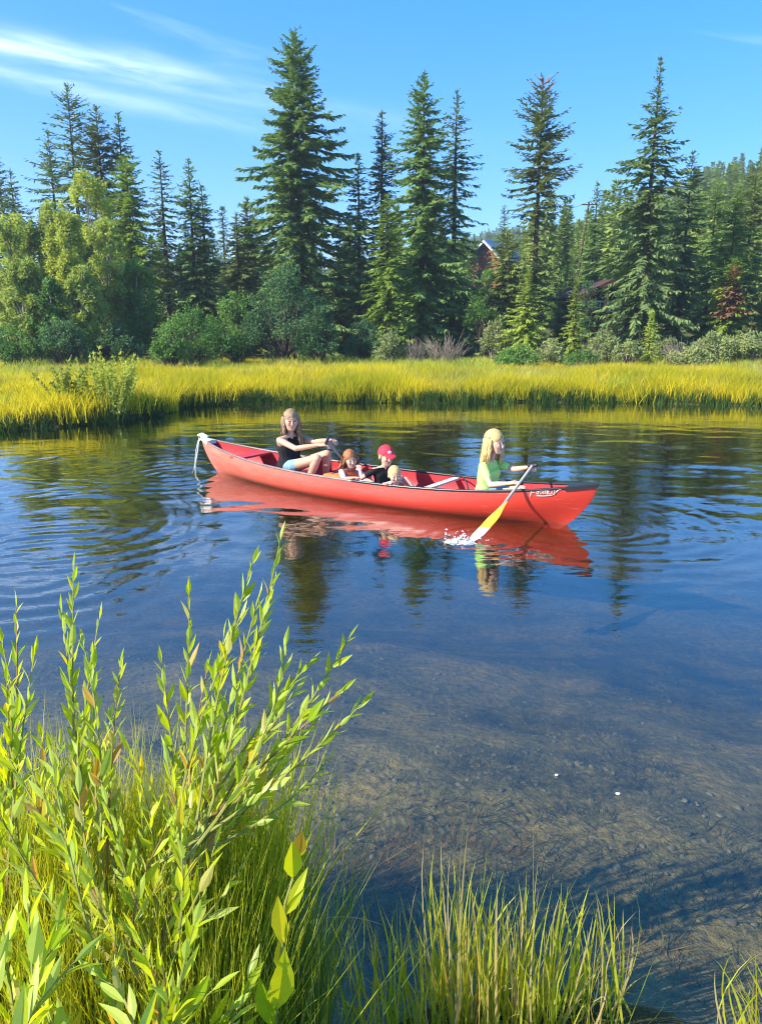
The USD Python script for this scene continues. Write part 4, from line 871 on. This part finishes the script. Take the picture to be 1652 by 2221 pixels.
def person(label, P):
    """P: joints in canoe coordinates. Body, hair and clothes become one thing."""
    s, hs = P['s'], P['head_h']; base = np.array([P['pelvis'][0], P['pelvis'][1], 0.02])
    J = {k: np.asarray(v, float) - base for k, v in P.items() if isinstance(v, (tuple, list)) and k not in ('head_rot', 'top', 'bottom')}
    Tr = frame(P.get('yaw', 0), P.get('lean', 0)); left = Tr[:, 1]; fw = Tr[:, 0]
    pel, che, nck, hd = J['pelvis'], J['chest'], J['neck'], J['head']
    w = P.get('width', 1.0) * s
    def torso(g):
        wai = pel * .5 + che * .5
        lo = m3.Manifold.batch_hull([ball(pel + left * .085 * w, .098 * s + g), ball(pel - left * .085 * w, .098 * s + g), ball(wai + left * .05 * w, .085 * s + g), ball(wai - left * .05 * w, .085 * s + g)])
        up = m3.Manifold.batch_hull([ball(wai + left * .05 * w, .085 * s + g), ball(wai - left * .05 * w, .085 * s + g), ball(che + left * .075 * w + fw * .012 * s, .09 * s + g), ball(che - left * .075 * w + fw * .012 * s, .09 * s + g)])
        sh = m3.Manifold.batch_hull([ball(che + left * .06 * w, .085 * s + g), ball(che - left * .06 * w, .085 * s + g), ball(J['shoulder_l'], .045 * s + g), ball(J['shoulder_r'], .045 * s + g)])
        return [lo, up, sh, m3.Manifold.batch_hull([ball(J['shoulder_l'], .036 * s + g), ball(J['shoulder_r'], .036 * s + g), ball(nck, .04 * s + g * .3)])]
    HR = frame(*P['head_rot']); k = hs / .235
    def hp(a, b, c): return hd + HR @ (np.array([a, b, c]) * k)
    skin = torso(0.0) + [bone(nck - [0, 0, .03 * s], hp(-.012, 0, -.06), .043 * s, .040 * k)]
    skull = [ell(hp(-.012, 0, .022), (.095 * k, .075 * k, .093 * k), HR), m3.Manifold.batch_hull([ball(hp(.052, .022, -.085), .022 * k), ball(hp(.052, -.022, -.085), .022 * k), ball(hp(.045, .035, -.01), .036 * k), ball(hp(.045, -.035, -.01), .036 * k), ball(hp(-.02, 0, -.05), .05 * k), ball(hp(.066, 0, -.088), .018 * k)]),
             bone(hp(.082, 0, .008), hp(.100, 0, -.030), .009 * k, .013 * k), bone(hp(.078, .012, -.030), hp(.078, -.012, -.030), .012 * k, .012 * k), bone(hp(.070, .035, -.018), hp(.07, .03, -.03), .022 * k, .02 * k), bone(hp(.070, -.035, -.018), hp(.07, -.03, -.03), .022 * k, .02 * k), ell(hp(-.015, .078, -.008), (.022 * k, .010 * k, .032 * k), HR), ell(hp(-.015, -.078, -.008), (.022 * k, .010 * k, .032 * k), HR)]
    skin += skull
    for q in 'lr':
        sh, el, wr = J['shoulder_' + q], J['elbow_' + q], J['wrist_' + q]
        skin += [bone(sh, el, .043 * s, .034 * s), bone(el, lerp(el, wr, .35), .034 * s, .034 * s), bone(lerp(el, wr, .35), wr, .034 * s, .022 * s)]
        skin += hand_bones(wr, J.get('aim_' + q, wr - el + wr) - wr, np.asarray(P.get('palm_' + q, (0, 0, -1)), float), s)
        hi, kn, an = J['hip_' + q], J['knee_' + q], J['ankle_' + q]
        skin += [bone(hi, kn, .078 * s, .054 * s), bone(kn, lerp(kn, an, .35), .052 * s, .053 * s), bone(lerp(kn, an, .35), an, .053 * s, .034 * s)]
        to = J.get('toe_' + q, an + fw * .15 * s - [0, 0, .02]); skin += [bone(an - [0, 0, .015 * s], to, .033 * s, .024 * s), ball(an - fw * .04 * s - [0, 0, .02 * s], .03 * s)]
    o = thing('person', label, 'person', tuple(cw(base)), CROT)
    body = obj('body', fused(skin, .013, 6), P['skin'], o, True)
    for b in (.031, -.031):
        obj('eye', ell(hp(.0815, b, .004), (.007 * k, .0095 * k, .0055 * k), HR), M_eye, o, True); obj('eyebrow', bone(hp(.086, b - .012, .024), hp(.084, b + .014, .023), .0035 * k, .003 * k), P['hair'], o)
    obj('mouth', ell(hp(.084, 0, -.058), (.007 * k, .022 * k, .0065 * k), HR), M_lip, o, True)
    # clothes
    kind, mat, sleeve = P['top']
    if kind != 'none':
        shirt = torso(.009 * s)
        top = m3.Manifold.batch_boolean(shirt, m3.OpType.Add)
        if kind == 'tank':
            top = m3.Manifold.batch_boolean(shirt[:2] + [m3.Manifold.batch_hull([ball(che + left * .05 * w, .092 * s), ball(che - left * .05 * w, .092 * s), ball(lerp(J['shoulder_l'], nck, .55), .032 * s), ball(lerp(J['shoulder_r'], nck, .55), .032 * s)])], m3.OpType.Add)
        else:
            top = top + m3.Manifold.batch_boolean([bone(J['shoulder_' + q], lerp(J['shoulder_' + q], J['elbow_' + q], sleeve), .056 * s, .050 * s) for q in 'lr'], m3.OpType.Add)
        up = unit(che - pel); top = top.trim_by_plane(tuple(up), float(up @ pel - .035 * s)); nk = unit(up + fw * -.25); top = top.trim_by_plane(tuple(-nk), -float(nk @ (nck - fw * .0) - .008 * s))
        mm = top.refine_to_length(.02).to_mesh(); t = trimesh.Trimesh(mm.vert_properties[:, :3], mm.tri_verts); trimesh.smoothing.filter_taubin(t, .5, .52, 4)
        nv = t.vertex_normals; t.vertices += nv * (.006 * s * (meshkit.noise(t.vertices * 26 / s, 5) - .4))[:, None]
        obj('vest' if kind == 'vest' else 'shirt', t, mat, o, True)
        if kind == 'vest':
            sm = P.get('sleeves')
            if sm: obj('sleeves', fused([bone(J['shoulder_' + q], lerp(J['shoulder_' + q], J['elbow_' + q], .9), .058 * s, .048 * s) for q in 'lr'], .02, 3), sm, o, True)
    bmat, cov = P['bottom']
    sh = [m3.Manifold.batch_hull([ball(pel + left * .085 * w, .106 * s), ball(pel - left * .085 * w, .106 * s), ball(lerp(pel, che, .22) + left * .05 * w, .098 * s), ball(lerp(pel, che, .22) - left * .05 * w, .098 * s)])] + [bone(J['hip_' + q], lerp(J['hip_' + q], J['knee_' + q], cov), .088 * s, .080 * s - .018 * cov * s) for q in 'lr']
    obj('shorts', fused(sh, .02, 3), bmat, o, True)
    # hair
    rng = np.random.default_rng(int(1000 * abs(P['pelvis'][0])) + 3)
    face = ell(hp(.105, 0, -.030), (.085 * k, .066 * k, .088 * k), HR)
    cap = ell(hp(-.020, 0, .032), (.103 * k, .086 * k, .098 * k), HR) - face
    hair = [cap]
    L = P['hair_len']
    if L > 0:
        for ang in np.linspace(-1.9, 1.9, 17):
            r0 = hp(-.02 - .075 * math.cos(ang), .082 * math.sin(ang), .02); sd = HR @ np.array([-math.cos(ang), math.sin(ang), 0])
            mid = r0 + np.array([0, 0, -.45 * L]) + sd * .016 * k + rng.normal(0, .006, 3); end = r0 + np.array([0, 0, -L * rng.uniform(.82, 1.05)]) + sd * .012 * k + rng.normal(0, .014, 3) - fw * .02
            hair += [bone(r0, mid, .024 * k, .022 * k), bone(mid, end, .022 * k, .008 * k)]
    t = fused(hair, .012, 4); q = t.vertices; a = np.arctan2((q - hd) @ HR[:, 1], (q - hd) @ HR[:, 0]); t.vertices = q + t.vertex_normals * (.0022 * k * np.sin(a * 41 + 3 * np.sin(q[:, 2] * 25)))[:, None]
    ho = obj('hair', t, P['hair'], o, True)
    if L > 0:
        st = []
        for _ in range(170):
            ang = rng.uniform(-2.0, 2.0); r0 = hp(-.02 - .088 * math.cos(ang), .09 * math.sin(ang), rng.uniform(-.02, .06)); sd = HR @ np.array([-math.cos(ang), math.sin(ang), 0])
            st.append(tube(bez(r0, r0 + [0, 0, -.5 * L] + sd * .045 * k, r0 + np.array([0, 0, -L * rng.uniform(.85, 1.12)]) + sd * rng.uniform(.0, .03) + rng.normal(0, .015, 3), 6), [.003, .0035, .0035, .003, .0025, .001], 3, False))
        obj('strands', join(st), P['hair'], ho)
    if P.get('cap'):
        dome_ = (ell(hp(-.008, 0, .045), (.110 * k, .095 * k, .095 * k), HR)).trim_by_plane(tuple(HR[:, 2]), float(HR[:, 2] @ hp(0, 0, .038)))
        c = obj('cap', dome_, M_cap, o, 40)
        bill = ell(hp(.115, 0, .040), (.075 * k, .074 * k, .014 * k), frame(P['head_rot'][0], P['head_rot'][1] + 12)).trim_by_plane(tuple(HR[:, 0]), float(HR[:, 0] @ hp(.085, 0, 0)))
        obj('bill', bill, M_cap, c, 40); obj('badge', ell(hp(.098, 0, .078), (.012 * k, .026 * k, .02 * k), HR), M_white, c, True); obj('button', ball(hp(-.008, 0, .141), .009 * k), M_cap, c)
    return o


person('woman with long light brown hair, black tank top and denim shorts holding a paddle', dict(
    s=.92, head_h=.245, pelvis=(-1.09, 0, .21), chest=(-1.10, 0, .44), neck=(-1.075, 0, .575), head=(-1.05, -.01, .745), head_rot=(-40, 4, -4), yaw=-8, lean=3,
    shoulder_l=(-1.075, .155, .525), shoulder_r=(-1.10, -.155, .525), elbow_l=(-.83, .17, .49), elbow_r=(-.85, -.17, .455), wrist_l=(-.585, .10, .54), wrist_r=(-.60, -.06, .505), aim_l=(-.46, .075, .555), aim_r=(-.48, .0, .52), palm_l=(.15, -.3, -1), palm_r=(.15, .4, -1),
    hip_l=(-1.06, .085, .20), hip_r=(-1.07, -.085, .20), knee_l=(-.64, .13, .37), knee_r=(-.60, -.10, .355), ankle_l=(-.66, .12, .06), ankle_r=(-.74, -.11, .06),
    skin=M_skin, hair=M_hairb, hair_len=.36, top=('tank', M_blackc, 0), bottom=(M_denim, .34)))
person('blonde girl in a lime green T-shirt paddling at the bow', dict(
    s=.80, head_h=.235, pelvis=(1.47, 0, .205), chest=(1.48, 0, .40), neck=(1.50, 0, .535), head=(1.545, -.005, .715), head_rot=(-14, 4, 0), yaw=-8, lean=2,
    shoulder_l=(1.505, .125, .485), shoulder_r=(1.485, -.125, .485), elbow_l=(1.70, .13, .44), elbow_r=(1.61, -.21, .335), wrist_l=(1.875, .03, .495), wrist_r=(1.80, -.235, .375), aim_l=(1.97, -.01, .52), aim_r=(1.90, -.22, .40), palm_l=(.1, -.3, -1), palm_r=(.2, .3, -1),
    hip_l=(1.50, .07, .19), hip_r=(1.50, -.07, .19), knee_l=(1.82, .08, .26), knee_r=(1.84, -.06, .27), ankle_l=(1.78, .05, .085), ankle_r=(1.80, -.05, .085), toe_l=(1.89, .035, .07), toe_r=(1.91, -.035, .07),
    skin=M_skin2, hair=M_hairy, hair_len=.27, top=('tee', M_limec, .55), bottom=(M_denim, .5)))
person('small child with long auburn hair, orange vest and lavender sleeves', dict(
    s=.60, head_h=.20, pelvis=(-.20, -.04, .085), chest=(-.205, -.05, .20), neck=(-.195, -.05, .275), head=(-.165, -.06, .385), head_rot=(-35, 8, 6), yaw=-20, lean=4,
    shoulder_l=(-.19, .045, .25), shoulder_r=(-.225, -.145, .25), elbow_l=(-.07, .05, .20), elbow_r=(-.13, -.22, .195), wrist_l=(.03, -.02, .22), wrist_r=(0.0, -.24, .225),
    hip_l=(-.18, .02, .09), hip_r=(-.19, -.10, .09), knee_l=(.02, .06, .14), knee_r=(.02, -.12, .14), ankle_l=(.14, .06, .05), ankle_r=(.14, -.10, .05),
    skin=M_skin2, hair=M_haira, hair_len=.13, top=('vest', M_orange, .15), sleeves=M_lav, bottom=(M_lav, .6)))
person('boy in a red baseball cap and black T-shirt', dict(
    s=.68, head_h=.205, pelvis=(.22, .02, .095), chest=(.225, .01, .245), neck=(.245, .0, .335), head=(.275, -.015, .455), head_rot=(-30, 8, 0), yaw=-28, lean=4,
    shoulder_l=(.285, .10, .305), shoulder_r=(.185, -.10, .305), elbow_l=(.40, .10, .22), elbow_r=(.09, -.20, .225), wrist_l=(.46, -.06, .22), wrist_r=(.04, -.16, .29),
    hip_l=(.26, .06, .09), hip_r=(.22, -.05, .09), knee_l=(.44, .12, .19), knee_r=(.42, .0, .18), ankle_l=(.60, .12, .05), ankle_r=(.58, .0, .05),
    skin=M_skin2, hair=M_hairb, hair_len=0, cap=True, top=('tee', M_blackc, .6), bottom=(M_denim, .8)))
person('pale blond toddler in an orange vest leaning on the canoe edge', dict(
    s=.50, head_h=.185, pelvis=(.52, -.20, .075), chest=(.53, -.215, .17), neck=(.535, -.23, .23), head=(.545, -.255, .315), head_rot=(-44, 8, 0), yaw=-45, lean=14,
    shoulder_l=(.60, -.19, .205), shoulder_r=(.47, -.27, .205), elbow_l=(.65, -.27, .19), elbow_r=(.43, -.35, .21), wrist_l=(.62, -.36, .25), wrist_r=(.50, -.395, .245),
    hip_l=(.55, -.17, .08), hip_r=(.49, -.21, .08), knee_l=(.66, -.16, .12), knee_r=(.60, -.26, .11), ankle_l=(.74, -.15, .05), ankle_r=(.70, -.22, .05),
    skin=M_skin2, hair=M_hairp, hair_len=0, top=('vest', M_orange, .15), bottom=(M_lav, .7)))


def paddle(label, grip, tip, blade_mat, blade_len, shaft_mat, face, worn=False):
    g, t = np.asarray(grip, float), np.asarray(tip, float); d = unit(t - g); L = np.linalg.norm(t - g); o = thing('paddle', label, 'paddle', tuple(cw(g)), CROT)
    sd = unit(np.cross(d, face)); nb = np.cross(sd, d)
    obj('shaft', tube([d * .0, d * (L - blade_len + .12)], .014, 10), shaft_mat, o, True); obj('grip', tube([-sd * .05, sd * .05], .017, 8), M_black, o, True)
    rows = []
    for q in np.linspace(0, 1, 12):
        w = .02 + .045 * smooth01(q * 2.2) - .035 * smooth01((q - .86) / .14) ; c = d * (L - blade_len + q * blade_len) + nb * .05 * (q ** 2)
        rows.append([c - sd * w, c - sd * w * .5 + nb * .007, c + nb * .012 * (1 - q), c + sd * w * .5 + nb * .007, c + sd * w, c + sd * w * .5 - nb * .007, c - nb * .012 * (1 - q), c - sd * w * .5 - nb * .007])
    r = np.array(rows); i, j = np.meshgrid(np.arange(11), np.arange(8), indexing='ij'); k = (i * 8 + j).ravel(); k2 = (i * 8 + (j + 1) % 8).ravel()
    f = np.stack([k, k2, k2 + 8, k + 8], 1); vv = r.reshape(-1, 3); f = np.vstack([f, [[0, 2, 4, 6], [88, 94, 92, 90]]])
    if worn:  # lower end goes white: wet glare painted into the blade colour
        lo_ = f.min(1) >= 56; b_ = obj('blade', (vv, f[~lo_]), blade_mat, o, 40); tag(obj('blade_tip', (vv, f[lo_]), M_white, b_, 40), 'lower end of the blade, wet glare painted white')
    else:
        obj('blade', (vv, f), blade_mat, o, 40)
    return o


paddle('yellow-orange bladed paddle dipping in the water by the bow', (1.95, -.02, .53), (1.845, -.99, -.045), M_paddle, .60, M_grey, (-.25, -.80, .40), True)
paddle('paddle held over the far side by the woman at the stern', (-.515, -.02, .555), (-.30, .78, -.36), M_grey, .5, M_grey, (1, 0, .3))
# the blade's splash
rng = np.random.default_rng(5); c = cw([1.83, -1.0, 0]); o = thing('splash', 'white splash where the orange paddle blade enters the water', 'splash', tuple(c)); dr = []
for _ in range(60):
    q = np.abs(rng.normal(0, .10)); a = rng.uniform(0, 6.28); r = rng.uniform(.003, .008); sp = trimesh.creation.icosphere(1, r)
    dr.append((sp.vertices * [1.6, 1.1, .8] + [-.06 + 1.5 * q * math.cos(a), q * math.sin(a), np.abs(rng.normal(0, .035)) + .004], sp.faces))
tag(obj('droplets', join(dr), M_foam, o, True), kind='stuff')
fv, ff = grid_mesh(np.linspace(-.34, .16, 46), np.linspace(-.13, .13, 26), lambda X, Y: 0.085 * np.maximum(0, meshkit.fbm(np.stack([X * 26, Y * 30, 0 * X], -1), 3, 6) - .30 - 1.1 * ((X + .09) / .25) ** 2 * .35 - .35 * (Y / .13) ** 2) - .012)
ff = ff[(fv[ff][:, :, 2] > -.006).any(1)]; used_, inv_ = np.unique(ff, return_inverse=True); obj('crest', (fv[used_] * [.75, .8, .9] + [-.02, 0, 0], inv_.reshape(-1, 4)), M_foam, o, True)
# orange vest lying behind the auburn child
o = thing('life_vest', 'orange life vest lying in the canoe behind the auburn-haired child', 'life vest', tuple(cw([-.40, .10, .02])), CROT)
for y0 in (-.10, .10):
    obj('panel', fused([m3.Manifold.batch_hull([ball((x, y0 + y, z), .035) for x in (-.12, .12) for y in (-.055, .055) for z in (.05, .13)])], .03, 3), M_orange, o, True)
obj('strap', tube([(-.05, -.17, .15), (-.05, 0, .175), (-.05, .17, .15)], .012, 6), M_black, o)

# ---------------------------------------------------------------- foreground plants
def leaf_mesh(p, d, nrm, L, W, curve, fold=.25):
    d = unit(d); s = unit(np.cross(d, nrm)); n = np.cross(s, d); vs = []
    for q, w in ((0, .04), (.16, .55), (.38, 1.0), (.62, .82), (.84, .36), (1, 0)):
        c = p + d * q * L - n * curve * L * q * q; vs += [c - s * w * W / 2 + n * fold * w * W / 2, c, c + s * w * W / 2 + n * fold * w * W / 2] if w > 0 else [c]
    fs = []
    for k in range(4):
        a, b = 3 * k, 3 * k + 3; fs += [(a, a + 1, b + 1), (a, b + 1, b), (a + 1, a + 2, b + 2), (a + 1, b + 2, b + 1)]
    return np.array(vs), np.array(fs + [(12, 13, 15), (13, 14, 15)])


def blade_mesh(p, tip, bend, W, rng, twist=.4):
    c = bez(p, lerp(p, tip, .5) + bend, tip, 7); d = unit(np.asarray(tip) - p); a = rng.uniform(0, math.pi); sd = np.array([math.cos(a), math.sin(a), 0]); vs = []
    for k, q in enumerate(np.linspace(0, 1, 7)):
        w = W * (0.75 + .5 * q) * (1 - q ** 2.2) / 2; r = sd * math.cos(twist * q) + np.cross(d, sd) * math.sin(twist * q)
        vs += [c[k] - r * w, c[k] + r * w]
    fs = []
    for k in range(6): a = 2 * k; fs += [(a, a + 1, a + 3), (a, a + 3, a + 2)]
    return np.array(vs), np.array(fs)


def put_parts(o, name, meshes, mats, limit=290):
    """The first ones as parts of their own, the rest as one mass."""
    for (v, f), m in zip(meshes[:limit], mats[:limit]): obj(name, (v, f), m, o)
    left = {}
    for (v, f), m in zip(meshes[limit:], mats[limit:]): left.setdefault(str(m.GetPath()), (m, []))[1].append((v, f))
    for m, l in left.values(): tag(obj(name + '_mass', join(l), m, o), kind='stuff')


def willow(label, shoots, rng, leaf_len=.067, yellow=.07, spacing=.020, limit=290, stem_mat=None, wide=.265):
    """shoots: (base, tip, bow, first leaf position)."""
    b0 = np.asarray(shoots[0][0]); o = thing('willow_shrub', label, 'shrub', tuple(b0)); leaves, mats = [], []
    for base, tip, bow, start in shoots:
        base, tip = np.asarray(base) - b0, np.asarray(tip) - b0; L = np.linalg.norm(tip - base); n = max(8, int(L / .05)); c = bez(base, lerp(base, tip, .5) + bow, tip, n)
        obj('branch', tube(c, np.linspace(.0042, .0013, n), 5, False), stem_mat or (M_stemr if rng.random() < .12 else M_stem), o)
        q, k = start, rng.integers(0, 9)
        while q < 1.0:
            i = q * (n - 1); j = min(int(i), n - 2); p = lerp(c[j], c[j + 1], i - j); d = unit(c[j + 1] - c[j]); k += 1
            a = 2.4 * k + rng.normal(0, .3); s1 = unit(np.cross(d, [.3, .9, .2])); s2 = np.cross(d, s1); out = s1 * math.cos(a) + s2 * math.sin(a)
            ld = unit(d * rng.uniform(.75, 1.15) + out * rng.uniform(.45, .8) * (1 - .55 * q)); LL = leaf_len * rng.uniform(.65, 1.2) * (1 - .45 * max(0, q - .75) / .25)
            leaves.append(leaf_mesh(p, ld, unit(d - ld * (d @ ld) + rng.normal(0, .35, 3)), LL, LL * rng.uniform(.75, 1.15) * wide, rng.uniform(-.12, .3)))
            mats.append(M_leafy if rng.random() < yellow else M_leaft if rng.random() < .03 else M_leaf); q += spacing / L * rng.uniform(.7, 1.35)
        leaves.append(leaf_mesh(tip, c[-1] - c[-2], rng.normal(0, 1, 3), leaf_len * .7, leaf_len * .16, .05)); mats.append(M_leaf)
    order = rng.permutation(len(leaves)); put_parts(o, 'leaf', [leaves[i] for i in order], [mats[i] for i in order], limit)


rng = np.random.default_rng(77)
def shoot(u, v, y, bu, bv, by, start=.3, bow=.05):
    tip = at(u, v, y); base = at(bu, bv, by); base[2] = max(min(base[2], .9), .05) if bv < 2100 else base[2]
    return base, tip, np.append(rng.normal(0, bow, 2), rng.normal(0, bow * .4)), start


def bunch(tips, y0, y1, base_u, base_v, by, start=.3):
    return [shoot(u, v, rng.uniform(y0, y1), base_u + rng.normal(0, 35), base_v + rng.normal(0, 40), by + rng.normal(0, .05), start) for u, v in tips]


willow('tall willow shrub at the left edge of the near bank', bunch([(35, 1318), (5, 1395), (-30, 1340), (75, 1420), (15, 1480), (60, 1530), (-10, 1560), (90, 1600), (30, 1650)], 1.55, 1.8, 20, 1960, 1.5, .22), rng)
willow('willow shrub with four separate upright tips left of centre', bunch([(160, 1238), (135, 1330), (182, 1400), (215, 1345), (205, 1450), (262, 1445), (170, 1540), (240, 1560), (130, 1620), (200, 1660)], 1.6, 1.85, 190, 1950, 1.5, .24), rng)
willow('tallest near willow, its leafy tips crossing the dark reflection', bunch([(608, 1172), (548, 1222), (410, 1290), (560, 1300), (590, 1280), (485, 1385), (520, 1340), (350, 1440), (450, 1450), (620, 1400)], 1.6, 1.85, 380, 1900, 1.5, .28), rng)
willow('willow branches leaning right over the water from the near bank', bunch([(755, 1388), (740, 1500), (783, 1528), (708, 1650), (670, 1440), (690, 1560), (640, 1500), (650, 1600), (600, 1560), (610, 1640), (560, 1620), (520, 1560), (480, 1620), (540, 1680), (600, 1700)], 1.55, 1.8, 390, 1880, 1.5, .33), rng)
willow('dense low willow growth in the middle of the near left thicket', bunch([(u + rng.normal(0, 12), v + rng.normal(0, 25)) for u in range(0, 580, 58) for v in (1620, 1740, 1850)], 1.35, 1.65, 300, 2120, 1.3, .15), rng, yellow=.10)
willow('broad-leaved willow low in the bottom left corner', bunch([(60, 1960), (130, 1985), (20, 2040), (110, 2060), (160, 2090), (30, 2130), (90, 2160), (-10, 1900)], 1.05, 1.2, 60, 2380, 1.0, .15), rng, leaf_len=.085, yellow=.08)
willow('willow sprouts with large leaves at the bottom edge left of centre', bunch([(300, 2040), (250, 2070), (350, 2090), (420, 2010), (460, 2150), (220, 2120), (330, 2170), (540, 2120), (400, 2180), (500, 2190)], 1.05, 1.2, 330, 2420, 1.02, .2), rng, leaf_len=.085, yellow=.08, wide=.25)
def sapling():
    y = 1.13; stem = [at(u, v, y) for u, v in ((590, 2300), (600, 2170), (612, 2050), (618, 1960), (640, 1890), (652, 1830))]; b0 = stem[0]
    o = thing('willow_sapling', 'single sapling with big vivid yellow leaves beside the sedge', 'shrub', tuple(b0))
    obj('stem', tube(np.array(stem) - b0, np.linspace(.0035, .0012, 6), 5), M_stem, o)
    for (u, v), (tu, tv), w, m in [((600, 2190), (622, 2080), .30, M_leafs), ((612, 2110), (606, 2035), .36, M_leafy), ((612, 2050), (606, 1935), .27, M_leafy), ((622, 1975), (668, 1880), .26, M_leafs), ((636, 1905), (632, 1820), .27, M_leafs), ((648, 1855), (655, 1800), .24, M_leaft), ((650, 1860), (668, 1815), .24, M_leaf), ((590, 2230), (560, 2120), .30, M_leaf), ((618, 1985), (660, 1930), .26, M_leafs)]:
        a, b = at(u, v, y), at(tu, tv, y + rng.uniform(-.05, .05)); L = np.linalg.norm(b - a); obj('leaf', leaf_mesh(a - b0, b - a, [rng.normal(0, .2), -1, .3], L, L * w, rng.uniform(-.1, .15)), m, o)


sapling()


def sedge_clump(name, label, cat, n, spec, mats, limit=295):
    blades, ms = [], []; o = None
    for _ in range(n):
        base, tip, bend, w = spec()
        if o is None: b0 = base.copy(); o = thing(name, label, cat, tuple(b0))
        blades.append(blade_mesh(base - b0, tip - b0, bend, w, rng)); ms.append(mats[rng.choice(len(mats), p=[.74, .26] if len(mats) == 2 else None)])
    put_parts(o, 'blade', blades, ms, limit)
    return o


ENV_U = [640, 700, 760, 820, 860, 900, 950, 1000, 1040, 1100, 1160, 1220, 1280, 1340, 1370]; ENV_V = [2050, 2010, 2000, 1960, 1930, 1920, 1900, 1780, 1880, 1900, 1850, 1930, 1900, 1880, 2080]
def main_sedge():
    u = rng.normal(1060, 150) if rng.random() < .8 else rng.uniform(780, 1340); u = float(np.clip(u, 770, 1345)); y = rng.uniform(1.50, 1.74)
    base = at(u + rng.normal(0, 12), 2230, y); base[2] = max(.0, float(ground_height(base[:1], base[1:2])[0])) - .02
    v = np.interp(u, ENV_U, ENV_V) + 360 * rng.random() ** 1.1; tu = u + (u - 1060) * .10 + rng.normal(0, 42)
    tip = at(tu, v, y + rng.normal(0, .06)); return base, tip, np.append(rng.normal(0, .035, 2), .03), rng.uniform(.0045, .0095)
sedge_clump('sedge_clump', 'bright yellow-green sedge clump at the bottom centre water edge', 'sedge', 600, main_sedge, [M_blade, M_straw])
def corner_sedge():
    y = rng.uniform(1.45, 1.6); base = at(1660 + rng.normal(0, 40), 2300, y); base[2] = -.05; q = rng.random(); tip = at(1540 + 130 * q + rng.normal(0, 10), 2040 + 110 * rng.random(), y + .02)
    return base, tip, np.append(rng.normal(0, .05, 2), .06), rng.uniform(.004, .007)
sedge_clump('sedge_clump', 'sparse straw-tipped sedge tuft in the bottom right corner', 'sedge', 34, corner_sedge, [M_blade, M_straw])
def lone():
    q = lone.k; lone.k += 1
    S_ = [((700, 2220), (775, 1822), .10), ((640, 2010), (838, 2010), .0), ((1156, 2180), (1156, 1772), 0), ((1000, 2200), (1005, 1770), 0.02), ((735, 2200), (722, 1960), .01), ((880, 2180), (905, 1915), .02)]
    (bu, bv), (tu, tv), bb = S_[q]; y = 1.62; a, b = at(bu, bv, y), at(tu, tv, y + .05); return a, b, np.array([-bb, 0, .06 if q == 1 else .02]), .0055
lone.k = 0
sedge_clump('dry_stalk', 'loose dry bent stalks arching between the sapling and sedge', 'stalk', 6, lone, [M_straw])

# grass of the near bank, beyond counting
def near_grass(n, region, mat, label, hlo, hhi, w):
    bl = []
    for _ in range(n):
        x, y, hs = region(); z = float(max(-.03, .12)); base = np.array([x, y, z - .05]); h = rng.uniform(hlo, hhi) * hs; tip = base + [rng.normal(.01, .075) * h / .4, rng.normal(0, .075) * h / .4, h]
        bl.append(blade_mesh(base, tip, np.append(rng.normal(0, .03, 2), .02), w * rng.uniform(.6, 1.3), rng))
    tag(obj('near_grass', join(bl), mat), label, 'grass', kind='stuff')


def left_mass():
    x = rng.uniform(-1.15, -.28); y = rng.uniform(1.15, 1.95); return x, y, 1.0
near_grass(8500, left_mass, M_blade, 'lush yellow-green grass filling the near left thicket', .28, .72, .0048)
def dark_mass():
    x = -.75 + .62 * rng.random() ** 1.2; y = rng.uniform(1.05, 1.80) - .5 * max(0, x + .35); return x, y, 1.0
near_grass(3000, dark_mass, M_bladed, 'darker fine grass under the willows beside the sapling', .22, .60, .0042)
